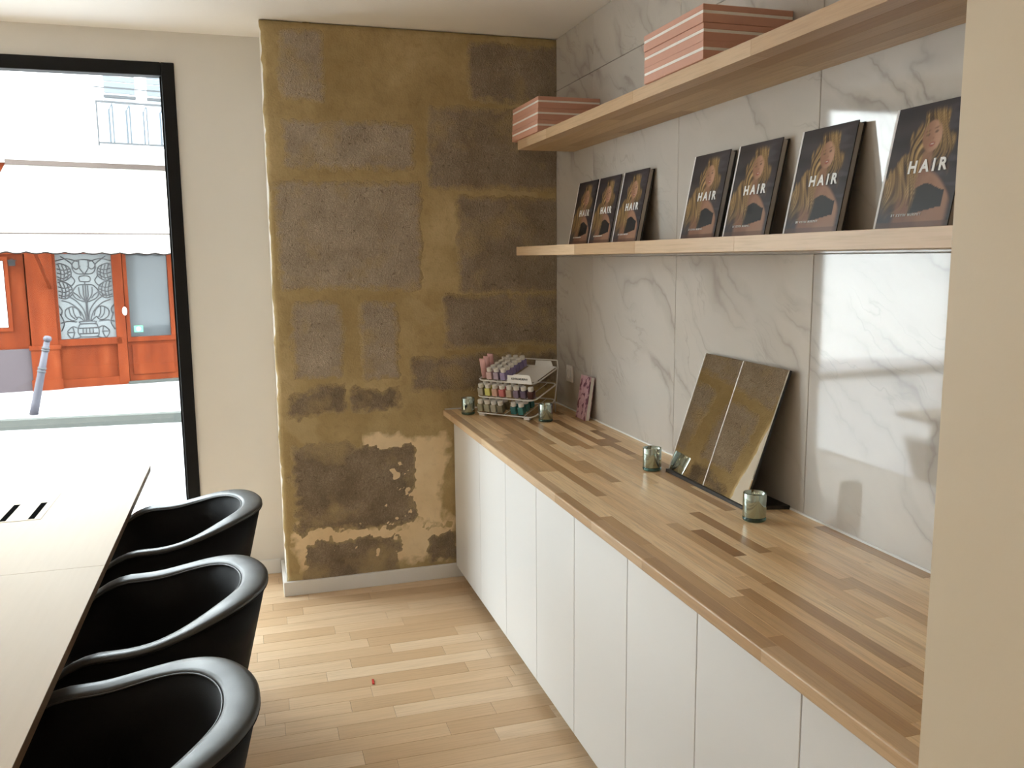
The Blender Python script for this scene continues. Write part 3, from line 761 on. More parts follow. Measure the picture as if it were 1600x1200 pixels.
low = [((0.40, 0.38, 0.27), 'sage'), ((0.42, 0.41, 0.30), 'pale olive'), ((0.50, 0.47, 0.36), 'beige'), ((0.24, 0.21, 0.14), 'dark olive')]
for r in range(2):
    for i, (rgb, nm) in enumerate(low):
        bottle(0, 0.022 + i*0.037, 0.022 + r*0.042, rgb, '%s bottle in the %s of the bottom rack tier' % (nm, rowname[r]), 'bottles on the bottom rack tier')
for r in range(3):
    for i, nm in enumerate(('teal', 'deep teal')):
        if r == 2 and i == 0: continue
        bottle(0, 0.205 + i*0.040, 0.022 + r*0.042, (0.055, 0.20, 0.20) if i == 0 else (0.06, 0.22, 0.21), '%s bottle in the %s of the bottom rack tier' % (nm, rowname[r]), 'bottles on the bottom rack tier')
# pink tubes
M['tube_pink'] = plain('pink_tube_plastic', (0.60, 0.34, 0.34), 0.35)
for i, nm in enumerate(('front', 'middle', 'back')):
    p = tier_world(2, 0.022, 0.030 + i*0.036, 0.0042)
    t = thing('hair_tube', nm + ' pink tube standing on the top rack tier', 'tube', p, 0, 'pink tubes on the rack'); t.rotation_euler = Euler((TILT, 0, RZ))
    b = bmesh.new(); R = []
    for z, rx, ry in ((0.012, 0.0125, 0.0125), (0.03, 0.0135, 0.0125), (0.06, 0.0155, 0.008), (0.083, 0.0165, 0.003), (0.094, 0.0165, 0.0016)):
        R.append([b.verts.new((rx*math.cos(2*PI*a/16), ry*math.sin(2*PI*a/16), z)) for a in range(16)])
    for a_, b_ in zip(R, R[1:]):
        for q in range(16): b.faces.new((a_[q], a_[(q+1)%16], b_[(q+1)%16], b_[q]))
    b.faces.new(R[0][::-1]); b.faces.new(R[-1])
    mesh_obj('tube_body', b, M['tube_pink'], t, smooth=True)
    mesh_obj('tube_cap', lathe(bmesh.new(), [(0, 0), (0.0118, 0), (0.0118, 0.0118), (0, 0.0118)], 16), M['tube_pink'], t)

# ------------------------------------------------------------------ pink booklet, outlet
def booklet_mat():
    t = NT('pink_printed_cover'); p = t.objc()
    a = t.noise(t.mapping(p, sc=(1, 1, 0.6)), 55, 3, 0.6, 0.6); b_ = t.noise(t.mapping(p, loc=(4, 2, 1)), 28, 2)
    c = t.ramp(a, [(0.44, (0.56, 0.31, 0.36)), (0.50, (0.62, 0.40, 0.44))])
    c = t.mix(t.ramp(b_, [(0.52, 0.0), (0.58, 1.0)]), c, (0.16, 0.035, 0.07))
    return t.set(c, 0.35)
M['booklet'] = booklet_mat()
t = thing('pink_booklet', 'small pink patterned book leaning on the marble beside the rack', 'book', (-0.052, -0.462, 0.8634), math.radians(0))
t.rotation_euler = (0, math.radians(8), 0)
mesh_obj('front_cover', bx(0, 0.002, -0.060, 0.060, 0, 0.200), M['booklet'], t)
mesh_obj('page_block', bx(0.0021, 0.0178, -0.0585, 0.0585, 0.0015, 0.1985), M['print_white'], t)
mesh_obj('back_cover', bx(0.0179, 0.020, -0.060, 0.060, 0, 0.200), M['booklet'], t)
ol = thing('wall_outlet', 'square white power outlet on the marble behind the rack', 'outlet', (-0.001, -0.205, 1.04))
mesh_obj('outlet_plate', bx(-0.009, 0.0, -0.040, 0.040, -0.040, 0.040, bev=0.002), M['white_plastic'], ol)
b = bmesh.new(); lathe(b, [(0.021, 0.0), (0.023, 0.0), (0.023, 0.003), (0.021, 0.003), (0.021, 0.0)], 28)
bmesh.ops.rotate(b, verts=b.verts, cent=(0, 0, 0), matrix=Matrix.Rotation(-PI/2, 3, 'Y')); bmesh.ops.translate(b, verts=b.verts, vec=(-0.009, 0, 0))
mesh_obj('outlet_ring', b, M['white_plastic'], ol, smooth=True)

# ------------------------------------------------------------------ table
TX1, TX0, TZ = -1.925, -3.05, 0.74
def table(label, y0, y1):
    t = thing('meeting_table', label, 'table', ((TX0 + TX1)/2, (y0 + y1)/2, 0.0), 0, 'joined tables')
    mesh_obj('table_top', bx(TX0, TX1, y0, y1, TZ - 0.003, TZ), M['table'], t, world=True)
    mesh_obj('table_board', bx(TX0 + 0.0005, TX1 - 0.0005, y0 + 0.0005, y1 - 0.0005, TZ - 0.026, TZ - 0.003), M['table_edge'], t, world=True)
    for x in (TX0 + 0.14, TX1 - 0.20):
        for y in (y0 + 0.09, y1 - 0.09):
            mesh_obj('leg', bx(x - 0.025, x + 0.025, y - 0.025, y + 0.025, 0.0, TZ - 0.026), M['white_metal'], t, world=True)
    mesh_obj('apron', bx(TX0 + 0.16, TX1 - 0.22, y0 + 0.08, y0 + 0.10, TZ - 0.09, TZ - 0.026), M['white_metal'], t, world=True)
    mesh_obj('apron', bx(TX0 + 0.16, TX1 - 0.22, y1 - 0.10, y1 - 0.08, TZ - 0.09, TZ - 0.026), M['white_metal'], t, world=True)
    return t
tf = table('cream topped table nearest the shop window with a cable flap', -1.509, -0.225)
tn = table('cream topped table nearest the viewer, joined to the window table', -3.05, -1.511)
fl = mesh_obj('cable_flap', bx(-2.62, -2.20, -0.955, -0.60, TZ - 0.002, TZ + 0.0012, bev=0.0004), M['table'], tf, world=True)
for x in (-2.232, -2.319, -2.406, -2.493):
    o = mesh_obj('cable_slot', bx(x - 0.010, x + 0.010, -0.944, -0.735, TZ + 0.0002, TZ + 0.0016), M['slot'], tf, world=True)

# ------------------------------------------------------------------ tub chairs
def chair_path(n=46):
    """outer plan outline from near arm front to far arm front: (x, y); +x is the back"""
    pts = []; b_ = 0.292; xa, xe = -0.335, -0.03; ax = 0.305
    for i in range(10): pts.append((xa + (xe - xa)*i/10, -b_))
    for i in range(n + 1):
        A = -PI/2 + PI*i/n
        c, s = math.cos(A), math.sin(A)
        pts.append((xe + ax*abs(c)**0.93, b_*math.copysign(abs(s)**0.93, s)))
    for i in range(9, -1, -1): pts.append((xa + (xe - xa)*i/10, b_))
    return pts
CH = {}
def chair_meshes():
    path = chair_path(); N = len(path); C0 = Vector((-0.02, 0, 0))
    def nrm(i):
        a = Vector(path[max(0, i-1)]); c = Vector(path[min(N-1, i+1)]); d = (c - a).normalized()
        return Vector((d.y, -d.x))
    def zrim(x):
        z = 0.668 + 0.062*sm(-0.08, 0.26, x)
        if x < -0.11: z -= min(0.15, 0.0085*((-0.11 - x)/0.05)**2)
        return z
    def at(i, inset, z, shrink):
        p = Vector(path[i]) - nrm(i)*inset
        return Vector((C0.x + (p.x - C0.x)*shrink, p.y*shrink, z))
    def strip(sec):
        bm = bmesh.new(); rings = [[bm.verts.new(p) for p in sec(i)] for i in range(N)]; n = len(rings[0])
        for a, c in zip(rings, rings[1:]):
            for k in range(n): bm.faces.new((a[k], a[(k+1)%n], c[(k+1)%n], c[k]))
        bm.faces.new(rings[0]); bm.faces.new(rings[-1][::-1]); return bm
    def tk(i): return 0.046 + 0.022*sm(0.0, 0.26, path[i][0])
    def shell(i):
        x = path[i][0]; z = zrim(x); t_ = tk(i)
        S = lambda zz: 1.0 - 0.80*(z - zz)
        L = []
        for f in (0.0, 0.25, 0.5, 0.75, 1.0):
            zz = 0.27 + (z - 0.012 - 0.27)*f; L.append(at(i, 0.0, zz, S(zz)))
        for f in (1.0, 0.66, 0.33, 0.0):
            zz = 0.36 + (z - 0.012 - 0.36)*f; L.append(at(i, t_ + 0.012*(1-f), zz, S(zz)))
        L.append(at(i, t_ + 0.012, 0.27, S(0.27)))
        return L
    def rim(i):
        x = path[i][0]; z = zrim(x); t_ = tk(i); L = []
        for q, dz in ((-0.002, -0.013), (-0.003, -0.006), (0.002, -0.001), (0.010, 0.001), (t_*0.5, 0.0), (t_ - 0.010, -0.003), (t_ - 0.002, -0.005), (t_ + 0.001, -0.010), (t_ - 0.001, -0.016)):
            L.append(at(i, q, z + dz, 1.0))
        L.append(at(i, t_*0.5, z - 0.018, 1.0))
        return L
    CH['shell'] = strip(shell); CH['rim'] = strip(rim)
    CH['piping'] = tube(bmesh.new(), [at(i, tk(i) + 0.003, zrim(path[i][0]) - 0.011, 1.0) for i in range(N)], 0.0022, 6)
    CH['piping2'] = tube(bmesh.new(), [at(i, -0.0015, zrim(path[i][0]) - 0.014, 1.0) for i in range(N)], 0.0018, 6)
    pl = [at(i, tk(i) + 0.020, 0.0, 0.78) for i in range(N)]
    poly = [(p.x, p.y) for p in pl]
    bm = prism(bmesh.new(), poly, 0.33, 0.455)
    ed = [e for e in bm.edges if all(v.co.z > 0.45 for v in e.verts)]
    bmesh.ops.bevel(bm, geom=ed, offset=0.02, segments=3, profile=0.6, affect='EDGES')
    CH['seat'] = bm
    CH['bottom'] = prism(bmesh.new(), [(at(i, 0.004, 0, 0.62).x, at(i, 0.004, 0, 0.62).y) for i in range(N)], 0.262, 0.325)
chair_meshes()
chl = ['black leather tub chair nearest the shop window', 'middle black leather tub chair at the table', 'black leather tub chair nearest the viewer']
chp = [(-1.758, -0.905), (-1.757, -1.690), (-1.790, -2.395)]
first = None
for k, (x, y) in enumerate(chp):
    t = thing('tub_chair', chl[k], 'chair', (x, y, 0), math.radians((0, -1, 1)[k]), 'black tub chairs along the table')
    if first is None:
        first = [mesh_obj('shell', CH['shell'], M['leather'], t, True), mesh_obj('rim', CH['rim'], M['lit_leather'], t, True), mesh_obj('piping', CH['piping'], M['lit_leather'], t, True),
                 mesh_obj('piping', CH['piping2'], M['leather'], t, True), mesh_obj('seat_cushion', CH['seat'], M['leather'], t, False), mesh_obj('base_frame', CH['bottom'], M['black_plastic'], t, False)]
        for sx, sy in ((-0.17, -0.14), (-0.17, 0.14), (0.09, -0.11), (0.09, 0.11)):
            first.append(mesh_obj('leg', tube(bmesh.new(), [(sx*1.25, sy*1.3, 0.0), (sx, sy, 0.27)], [0.012, 0.019], 12), M['black_metal'], t, True))
    else:
        for p in first:
            c = p.copy(); COL.objects.link(c); c.parent = t

# red scrap on the floor
M['red'] = plain('red_plastic', (0.55, 0.04, 0.03), 0.4)
tag(mesh_obj('red_scrap', prism(bmesh.new(), [(-1.114, -1.012), (-1.106, -1.014), (-1.103, -0.975), (-1.111, -0.974)], 0.0004, 0.003), M['red']), 'tiny red scrap lying on the oak floor', 'scrap')

# ------------------------------------------------------------------ the street
def asphalt(name, c0, c1, sc=40):
    t = NT(name); p = t.pos(); f = t.noise(p, sc, 4, 0.7); g_ = t.noise(p, 1.2, 3)
    return t.set(t.mix(g_, t.mix(f, c0, c1), t.mix(f, tuple(x*0.85 for x in c0), tuple(x*0.85 for x in c1))), 0.9, spec=0.2)
M['road'] = asphalt('pale_road', (0.20, 0.20, 0.205), (0.28, 0.28, 0.285))
M['pavement'] = asphalt('pavement', (0.24, 0.235, 0.25), (0.32, 0.315, 0.33))
M['kerb'] = asphalt('granite_kerb', (0.034, 0.037, 0.033), (0.055, 0.058, 0.053), 15)
struct(mesh_obj('street', bx(-22, 18, WY + 0.18, 9.5, -0.60, -0.42), M['road']), 'pale road outside the window')
struct(mesh_obj('pavement_near', bx(-22, 18, WY + 0.18, 1.7, -0.42, -0.14), M['pavement']), 'pavement right outside the shop window')
kd = Vector((2.065, -0.136, 0)).normalized(); K0 = Vector((-4.423, 7.542, 0))
def kp(s, off=0.0, z=0.0): 
    n_ = Vector((-kd.y, kd.x, 0)); p = K0 + kd*s + n_*off; return Vector((p.x, p.y, z))
UD = Vector((0.97689, 0.213743, 0)); FB = Vector((-3.33, 10.499, -0.30)); FN = Vector((0.213743, -0.97689, 0))   # FN points to the street
def fp(u, z, off=0.0): return Vector((FB.x + UD.x*u + FN.x*off, FB.y + UD.y*u + FN.y*off, z))
b = bmesh.new(); q = [kp(-8.5, 0.139), kp(18, 0.139), fp(16, 0, -0.2), fp(-9.2, 0, -0.2)]
prism(b, [(p.x, p.y) for p in q], -0.42, -0.30); struct(mesh_obj('pavement_far', b, M['pavement']), 'pale pavement in front of the red shopfront')
b = bmesh.new(); q = [kp(-8.5, 0.0), kp(18, 0.0), kp(18, 0.138), kp(-8.5, 0.138)]
prism(b, [(p.x, p.y) for p in q], -0.42, -0.300); struct(mesh_obj('kerb', b, M['kerb']), 'grey green granite kerb across the street')

def fbox(bm, u0, u1, z0, z1, o0, o1, bev=0.0):
    vs_ = []
    for z in (z0, z1):
        for u, o in ((u0, o0), (u1, o0), (u1, o1), (u0, o1)): vs_.append(bm.verts.new(fp(u, z, o)))
    fs = [bm.faces.new([vs_[i] for i in f]) for f in ((0,3,2,1),(4,5,6,7),(0,1,5,4),(1,2,6,5),(2,3,7,6),(3,0,4,7))]
    return bm
def FB_(*a): return fbox(bmesh.new(), *a)
def redwood():
    t = NT('red_painted_wood'); p = t.pos()
    f = t.noise(t.mapping(p, sc=(6, 6, 1.2)), 1.2, 2, 0.5); g_ = t.noise(p, 1.5, 3)
    c = t.ramp(f, [(0.3, (0.075, 0.0125, 0.0036)), (0.6, (0.105, 0.0190, 0.0052)), (0.8, (0.13, 0.028, 0.0085))])
    return t.set(t.mix(t.math('MULTIPLY', g_, 0.3), c, (0.07, 0.013, 0.004)), 0.6, spec=0.05)
M['red_wood'] = redwood()
M['render'] = paint('white_render', (0.80, 0.79, 0.77), 0.8, 0.03, 0.2)
M['mauve'] = paint('mauve_plinth_paint', (0.036, 0.025, 0.028), 0.6, 0.06, 0.1)
M['awning'] = paint('cream_awning_cloth', (0.84, 0.80, 0.74), 0.8, 0.02, 0.1)
M['awning_trim'] = plain('taupe_awning_trim', (0.055, 0.042, 0.036), 0.8, spec=0.1)
M['valance_cord'] = plain('dark_valance_cord', (0.012, 0.009, 0.008), 0.9, spec=0.05)
M['grey_iron'] = plain('grey_iron', (0.034, 0.035, 0.037), 0.6, spec=0.2)
M['post_paint'] = paint('violet_grey_post_paint', (0.026, 0.024, 0.032), 0.6, 0.06, 0.05)
M['shutter'] = plain('pale_grey_shutter', (0.075, 0.082, 0.088), 0.6, spec=0.2)
M['pale_panel'] = plain('pale_window_panel', (0.24, 0.25, 0.26), 0.6, spec=0.2)
M['lead'] = plain('black_leading', (0.015, 0.015, 0.017), 0.5)
def frosted():
    t = NT('frosted_shop_glass'); f = t.noise(t.pos(), 3, 3)
    return t.set(t.mix(f, (0.10, 0.108, 0.11), (0.14, 0.148, 0.15)), 0.35, spec=0.15)
M['frosted'] = frosted()
t = NT('dark_door_glass'); M['door_glass'] = t.set(t.mix(t.noise(t.pos(), 2.0, 3), (0.030, 0.034, 0.037), (0.055, 0.06, 0.062)), 0.05, spec=0.18)
M['sticker'] = plain('green_sticker', (0.06, 0.42, 0.16), 0.5)

fac = thing('shop_building', 'white rendered building with red wooden shopfront across the street', 'building', FB)
mesh_obj('upper_wall', FB_(-9, 9, 3.02, 6.0, -0.4, 0.0), M['render'], fac, world=True)
mesh_obj('side_wall', FB_(-9, -3.4, -0.30, 3.02, -0.4, 0.0), M['render'], fac, world=True)
mesh_obj('side_wall', FB_(3.2, 9, -0.30, 3.02, -0.4, 0.0), M['render'], fac, world=True)
mesh_obj('shopfront_backing', FB_(-3.4, 3.2, -0.30, 3.02, -0.4, -0.10), M['red_wood'], fac, world=True)
mesh_obj('fascia_board', FB_(-3.4, 3.2, 1.72, 3.02, -0.10, 0.02), M['red_wood'], fac, world=True)
mesh_obj('cornice', FB_(-3.4, 3.2, 3.02, 3.10, 0.0, 0.10), M['render'], fac, world=True)
# pilaster
mesh_obj('pilaster', FB_(-1.28, -0.93, 0.37, 1.72, -0.10, 0.05), M['red_wood'], fac, world=True)
mesh_obj('pilaster_base', FB_(-1.30, -0.92, -0.30, 0.31, -0.10, 0.10), M['red_wood'], fac, world=True)
mesh_obj('pilaster_cap', FB_(-1.32, -0.90, 0.31, 0.37, -0.10, 0.12), M['red_wood'], fac, world=True)
mesh_obj('pilaster_foot', FB_(-1.32, -0.91, -0.30, -0.14, -0.10, 0.12), M['red_wood'], fac, world=True)
# window bay
def frame(u0, u1, z0, z1, w, o0, o1, mat, nm, par):
    mesh_obj(nm, FB_(u0, u0 + w, z0, z1, o0, o1), mat, par, world=True); mesh_obj(nm, FB_(u1 - w, u1, z0, z1, o0, o1), mat, par, world=True)
    mesh_obj(nm, FB_(u0 + w, u1 - w, z0, z0 + w, o0, o1), mat, par, world=True); mesh_obj(nm, FB_(u0 + w, u1 - w, z1 - w, z1, o0, o1), mat, par, world=True)
mesh_obj('window_rail', FB_(-0.93, -0.05, 0.34, 0.44, -0.10, 0.03), M['red_wood'], fac, world=True)
mesh_obj('window_stile', FB_(-0.93, -0.885, 0.44, 1.72, -0.10, 0.01), M['red_wood'], fac, world=True)
mesh_obj('window_stile', FB_(-0.12, 0.02, -0.30, 1.72, -0.10, 0.03), M['red_wood'], fac, world=True)
mesh_obj('stall_riser', FB_(-0.93, -0.12, -0.18, 0.34, -0.10, -0.03), M['red_wood'], fac, world=True)
mesh_obj('stall_foot', FB_(-0.93, 0.02, -0.30, -0.17, -0.10, 0.02), M['red_wood'], fac, world=True)
pane = mesh_obj('window_pane', FB_(-0.885, -0.12, 0.44, 1.72, -0.08, -0.05), M['frosted'], fac, world=True)
# door
dr = mesh_obj('shop_door', FB_(0.03, 0.76, -0.26, 0.36, -0.10, -0.02), M['red_wood'], fac, world=True)
mesh_obj('door_panel', FB_(0.09, 0.70, -0.16, 0.31, -0.02, 0.0), M['red_wood'], dr).data.transform(Matrix.Translation(-FB))
mesh_obj('door_rail', FB_(0.03, 0.76, 0.36, 0.43, -0.10, 0.02), M['red_wood'], dr).data.transform(Matrix.Translation(-FB))
mesh_obj('door_stile', FB_(0.03, 0.085, 0.43, 1.72, -0.10, 0.01), M['red_wood'], dr).data.transform(Matrix.Translation(-FB))
mesh_obj('door_stile', FB_(0.68, 0.76, 0.43, 1.72, -0.10, 0.01), M['red_wood'], dr).data.transform(Matrix.Translation(-FB))
mesh_obj('door_pane', FB_(0.085, 0.68, 0.43, 1.72, -0.08, -0.05), M['door_glass'], dr).data.transform(Matrix.Translation(-FB))
b = bmesh.new()
lathe(b, [(0, 0), (0.030, 0.0), (0.034, 0.012), (0.025, 0.022), (0, 0.024)], 20)
for v_ in b.verts: v_.co = Vector((v_.co.x, v_.co.y * 2.0, v_.co.z))
for v_ in b.verts: v_.co = fp(0.015 + v_.co.x, 0.84 + v_.co.y, 0.03 + v_.co.z) - FB
mesh_obj('door_plate', b, M['white_plastic'], dr, smooth=True)
mesh_obj('sticker', FB_(0.14, 0.27, 0.50, 0.60, -0.05, -0.046), M['sticker'], dr).data.transform(Matrix.Translation(-FB))
b = bmesh.new(); lathe(b, [(0, 0), (0.032, 0), (0.032, 0.002), (0, 0.002)], 20)
for v_ in b.verts: v_.co = fp(0.205 + v_.co.x, 0.55 + v_.co.y, -0.046 + v_.co.z) - FB
mesh_obj('sticker_disc', b, M['print_white'], dr)
mesh_obj('door_step', FB_(0.0, 0.82, -0.30, -0.262, -0.10, 0.10), M['kerb'], fac, world=True)
for k in range(2):   # continuing shopfront to the right, mostly out of view
    u0 = 0.80 + k*1.15
    mesh_obj('shop_pane', FB_(u0 + 0.1, u0 + 1.05, 0.44, 1.72, -0.08, -0.05), M['frosted'], fac, world=True)
    mesh_obj('window_stile', FB_(u0, u0 + 0.1, -0.30, 1.72, -0.10, 0.03), M['red_wood'], fac, world=True)
# left bay: boarded panel with a white notice frame, mauve plinth below
mesh_obj('left_panel', FB_(-3.4, -1.30, 0.32, 1.72, -0.10, -0.02), M['red_wood'], fac, world=True)
mesh_obj('mauve_plinth', FB_(-3.4, -1.30, -0.30, 0.33, -0.10, 0.04), M['mauve'], fac, world=True)
mesh_obj('notice_board', FB_(-2.35, -1.56, 0.66, 1.62, -0.02, 0.005), M['print_white'], fac, world=True)
frame(-2.40, -1.50, 0.60, 1.68, 0.05, -0.02, 0.03, M['red_wood'], 'notice_frame', fac)
# decorative leading on the window: vase with flowers
def stroke(bm, pts, r=0.007):
    P = []
    pts = [Vector((p[0], p[1], 0)) for p in pts]
    n = len(pts)
    for i in range(n - 1):          # catmull-rom
        p0, p1, p2, p3 = pts[max(i-1, 0)], pts[i], pts[i+1], pts[min(i+2, n-1)]
        for s in range(5 if n > 2 else 1):
            t_ = s / 5
            P.append(0.5*((2*p1) + (p2 - p0)*t_ + (2*p0 - 5*p1 + 4*p2 - p3)*t_*t_ + (3*p1 - p0 - 3*p2 + p3)*t_**3))
    P.append(pts[-1])
    out = [fp(-0.885 + 0.765*p.x, 0.44 + 1.22*p.y, -0.046) - FB for p in P]
    tube(bm, out, r, 5)
strokes = []
def sym(pts): strokes.append(pts); strokes.append([(1 - x, y) for x, y in pts])
# vase
strokes += [[(0.36, 0.02), (0.31, 0.08), (0.33, 0.15), (0.38, 0.18), (0.62, 0.18), (0.67, 0.15), (0.69, 0.08), (0.64, 0.02), (0.36, 0.02)],
            [(0.33, 0.06), (0.67, 0.06)], [(0.33, 0.13), (0.67, 0.13)], [(0.38, 0.18), (0.36, 0.21), (0.64, 0.21), (0.62, 0.18)]]
for x in (0.40, 0.46, 0.52, 0.58): strokes.append([(x, 0.06), (x, 0.13)])
sym([(0.36, 0.02), (0.20, 0.00), (0.12, 0.08), (0.22, 0.15), (0.31, 0.13)]); sym([(0.20, 0.0), (0.24, 0.07), (0.22, 0.15)]); sym([(0.12, 0.08), (0.26, 0.08)])
# stems
sym([(0.48, 0.22), (0.44, 0.36), (0.30, 0.48), (0.12, 0.55)]); sym([(0.45, 0.22), (0.38, 0.34), (0.22, 0.44), (0.06, 0.48)]); sym([(0.49, 0.22), (0.49, 0.45)])
sym([(0.43, 0.22), (0.34, 0.27), (0.30, 0.24), (0.22, 0.23), (0.12, 0.28), (0.12, 0.36), (0.24, 0.40), (0.34, 0.36), (0.38, 0.28)])
sym([(0.18, 0.38), (0.20, 0.30), (0.27, 0.25)]); sym([(0.25, 0.40), (0.26, 0.32), (0.30, 0.26)]); sym([(0.02, 0.20), (0.14, 0.22), (0.30, 0.21)]); sym([(0.02, 0.10), (0.08, 0.20), (0.02, 0.32)])
sym([(0.0, 0.42), (0.06, 0.36), (0.04, 0.30)])
# central flower
sym([(0.50, 0.45), (0.32, 0.50), (0.27, 0.58), (0.36, 0.66), (0.50, 0.67)]); sym([(0.50, 0.45), (0.40, 0.54), (0.38, 0.64)]); sym([(0.50, 0.45), (0.46, 0.54), (0.46, 0.66)])
sym([(0.27, 0.58), (0.35, 0.54), (0.40, 0.50)]); strokes.append([(0.50, 0.45), (0.50, 0.67)])
strokes += [[(0.41, 0.71), (0.58, 0.71), (0.58, 0.77), (0.41, 0.77), (0.41, 0.71)], [(0.495, 0.67), (0.495, 0.71)], [(0.495, 0.77), (0.495, 0.80)]]
sym([(0.50, 0.80), (0.36, 0.81), (0.29, 0.88), (0.34, 0.96), (0.50, 0.98)]); sym([(0.50, 0.80), (0.42, 0.88), (0.42, 0.97)]); sym([(0.29, 0.90), (0.36, 0.86), (0.44, 0.90)])
# scaled horns at the sides
for cy, h_ in ((0.58, 0.22), (0.80, 0.22)):
    sym([(0.02, cy - 0.06), (0.14, cy - 0.08), (0.26, cy - 0.02), (0.24, cy + 0.08), (0.10, cy + 0.13), (0.02, cy + 0.12)])
    for q_ in (0.0, 0.05, 0.10): sym([(0.02, cy - 0.03 + q_), (0.13, cy - 0.05 + q_), (0.25, cy + 0.0 + q_*0.7)])
    for q_ in (0.07, 0.13, 0.19): sym([(q_, cy - 0.07), (q_ + 0.02, cy + 0.02), (q_ - 0.02, cy + 0.12)])
sym([(0.26, 0.78), (0.32, 0.72), (0.26, 0.66), (0.20, 0.68)]); sym([(0.0, 0.96), (0.20, 0.99), (0.40, 0.955)]); sym([(0.1, 1.02), (0.28, 0.93), (0.30, 0.86)])
b = bmesh.new()
for s in strokes: stroke(b, s, 0.0085)
ld_o = mesh_obj('leading', b, M['lead'], pane); ld_o['label'] = 'black art nouveau vase and flower linework'
# balcony and upper windows
bal = thing('balcony', 'white balcony with pale iron railing above the awning', 'balcony', fp(0.9, 3.28))
bo = Vector(bal.location)
def balp(nm, bm, mat, par=None): 
    o = mesh_obj(nm, bm, mat, par or bal); o.data.transform(Matrix.Translation(-bo)); return o
balp('balcony_slab', FB_(-0.20, 2.4, 3.20, 3.28, 0.0, 0.35), M['render'])
balp('top_rail', FB_(-0.20, 2.4, 3.905, 3.935, 0.30, 0.33), M['grey_iron'])
balp('bottom_rail', FB_(-0.20, 2.4, 3.32, 3.345, 0.30, 0.33), M['grey_iron'])
balp('upper_rail', FB_(-0.22, 2.4, 4.115, 4.13, 0.30, 0.32), M['grey_iron'])
M['pale_iron'] = plain('pale_blue_iron', (0.040, 0.048, 0.056), 0.6, spec=0.2)
for k in range(11):
    u = -0.19 + k*0.235
    if k == 0: balp('end_post', FB_(u - 0.012, u + 0.012, 3.28, 3.93, 0.30, 0.33), M['grey_iron']); continue
    balp('baluster', FB_(u - 0.085, u - 0.060, 3.345, 3.82, 0.305, 0.325), M['pale_iron'])
    balp('baluster', FB_(u - 0.035, u - 0.015, 3.345, 3.88, 0.305, 0.325), M['pale_iron'])
    b = bmesh.new(); bar(b, fp(u - 0.0725, 3.80, 0.315), fp(u - 0.025, 3.90, 0.315), 0.016); balp('baluster_tip', b, M['pale_iron'])
for k, u0 in enumerate((-0.05, 0.55, 1.30)):
    wv = thing('upper_window', ('grey shuttered window above the balcony, left one', 'grey shuttered window above the balcony, beside the window frame edge', 'grey shuttered window above the balcony, farthest right')[k], 'window', fp(u0 + 0.21, 3.3), 0, 'shuttered upper windows')
    wo = Vector(wv.location)
    def wp(nm, bm, mat):
        o = mesh_obj(nm, bm, mat, wv); o.data.transform(Matrix.Translation(-wo)); return o
    wp('window_pane', FB_(u0, u0 + 0.43, 3.30, 4.06, 0.002, 0.012), M['pale_panel'])
    wp('sill_bar', FB_(u0 - 0.01, u0 + 0.44, 4.03, 4.07, 0.012, 0.05), M['grey_iron'])
    for s in range(9): wp('shutter_slat', FB_(u0, u0 + 0.43, 4.10 + s*0.085, 4.172 + s*0.085, 0.002, 0.03 + 0.004*(s % 2)), M['shutter'])
# awning
aw = thing('awning', 'cream cloth awning with scalloped edge over the red shopfront', 'awning', fp(0.5, 1.7, 0.6))
ao = Vector(aw.location)
def awp(nm, bm, mat, smooth=False):
    o = mesh_obj(nm, bm, mat, aw, smooth); o.data.transform(Matrix.Translation(-ao)); return o
AL0, AL1, AR = -1.40, -1.95, 3.0; OFF = 1.15; ZF = 1.985
def aw_edge(s): return (AL0 + (AL1 - AL0)*s, 3.03 - (3.03 - ZF)*s + 0.03*math.sin(PI*s)*-1, 0.03 + (OFF - 0.03)*s)
b = bmesh.new(); R = []
for i in range(13):
    ul, z, o_ = aw_edge(i/12)
    R.append([b.verts.new(fp(ul + (AR - ul)*j/24, z, o_)) for j in range(25)] )
for a_, c_ in zip(R, R[1:]):
    for j in range(24): b.faces.new((a_[j], a_[j+1], c_[j+1], c_[j]))
g_ = bmesh.ops.solidify(b, geom=b.faces[:], thickness=0.006)
awp('awning_cloth', b, M['awning'], False)
b = bmesh.new(); tp, bt = [], []
nS = 200
for j in range(nS + 1):
    u = AL1 + (AR - AL1)*j/nS; ph = (u - AL1)/0.232
    zb = 1.745 - 0.022*abs(math.sin(PI*ph)) - 0.014*(u + 1.6)
    tp.append(b.verts.new(fp(u, ZF, OFF + 0.002))); bt.append(b.verts.new(fp(u, zb, OFF + 0.004)))
for j in range(nS): b.faces.new((tp[j], tp[j+1], bt[j+1], bt[j]))
edge_pts = [v_.co.copy() for v_ in bt]
bmesh.ops.solidify(b, geom=b.faces[:], thickness=0.004)
awp('valance', b, M['awning'])
awp('valance_trim', tube(bmesh.new(), edge_pts, 0.011, 6), M['valance_cord'])
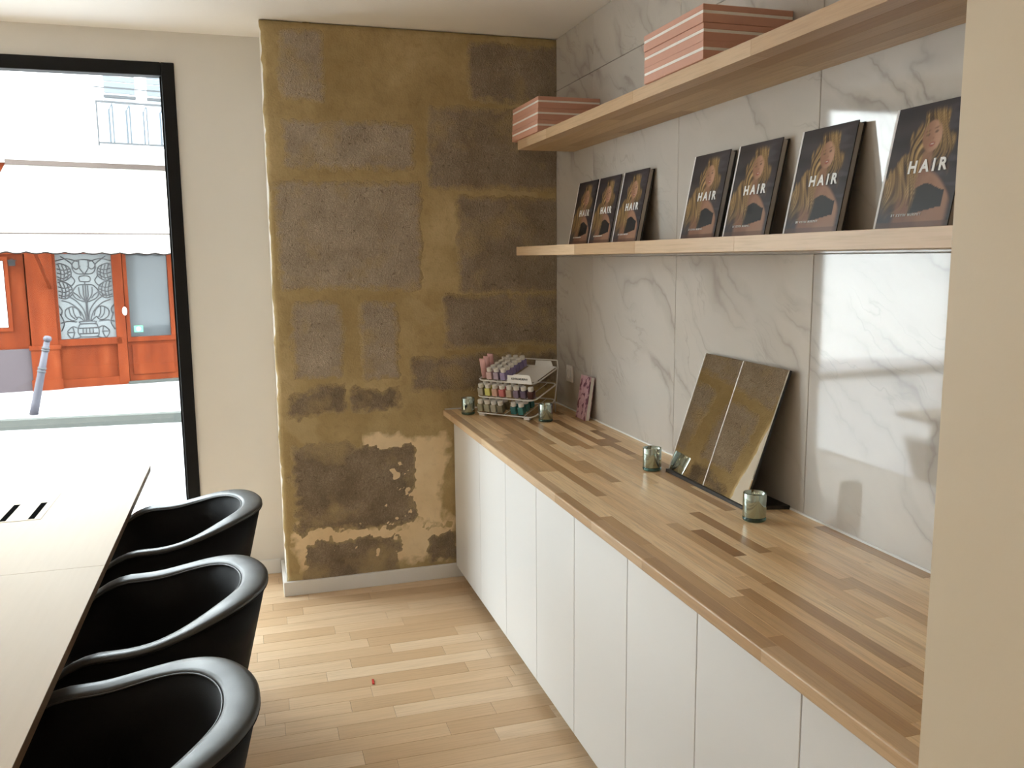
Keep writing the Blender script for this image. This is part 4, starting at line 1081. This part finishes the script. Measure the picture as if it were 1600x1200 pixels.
awp('front_bar', tube(bmesh.new(), [fp(AL1, ZF + 0.004, OFF), fp(AR, ZF + 0.004, OFF)], 0.012, 8), M['awning_trim'])
awp('cassette', FB_(AL0 - 0.02, AR, 2.99, 3.06, 0.02, 0.12), M['awning_trim'])
b = bmesh.new(); bar(b, fp(-0.98, 1.22, 0.06), fp(-1.22, 1.95, 1.10), 0.035); awp('awning_arm', b, M['red_wood'])
b = bmesh.new(); bar(b, fp(2.6, 1.22, 0.06), fp(2.6, 1.95, 1.10), 0.035); awp('awning_arm', b, M['red_wood'])
# wall lamp under the awning
wl = thing('wall_lantern', 'small black lantern on the red panel under the awning', 'lantern', fp(-1.44, 1.58, 0.0)); wlo = Vector(wl.location)
for nm, bm in (('lantern_arm', FB_(-1.45, -1.43, 1.62, 1.66, -0.02, 0.12)), ('lantern_body', FB_(-1.49, -1.40, 1.55, 1.62, 0.06, 0.15)), ('lantern_hood', FB_(-1.50, -1.38, 1.62, 1.635, 0.04, 0.16))):
    o = mesh_obj(nm, bm, M['black_metal'], wl); o.data.transform(Matrix.Translation(-wlo))
# bollard, leaning
bo_b = Vector((-4.130, 7.90, -0.30)); 
post = thing('bollard', 'leaning violet-grey metal bollard on the far pavement', 'bollard', bo_b)
post.rotation_euler = Euler((0, math.radians(13.5), 0))
mesh_obj('post_shaft', lathe(bmesh.new(), [(0, 0), (0.052, 0), (0.050, 0.15), (0.044, 0.55), (0.036, 0.94), (0, 0.94)], 20), M['post_paint'], post, smooth=True)
for z in (0.56, 0.60, 0.83, 0.86): mesh_obj('post_ring', lathe(bmesh.new(), [(0.036, z - 0.012), (0.052 if z < 0.7 else 0.047, z - 0.008), (0.052 if z < 0.7 else 0.047, z + 0.008), (0.036, z + 0.012)], 20), M['grey_iron'], post, smooth=True)
mesh_obj('post_knob', lathe(bmesh.new(), [(0, 0.94), (0.03, 0.942), (0.048, 0.965), (0.050, 0.985), (0.036, 1.01), (0, 1.018)], 20), M['post_paint'], post, smooth=True)
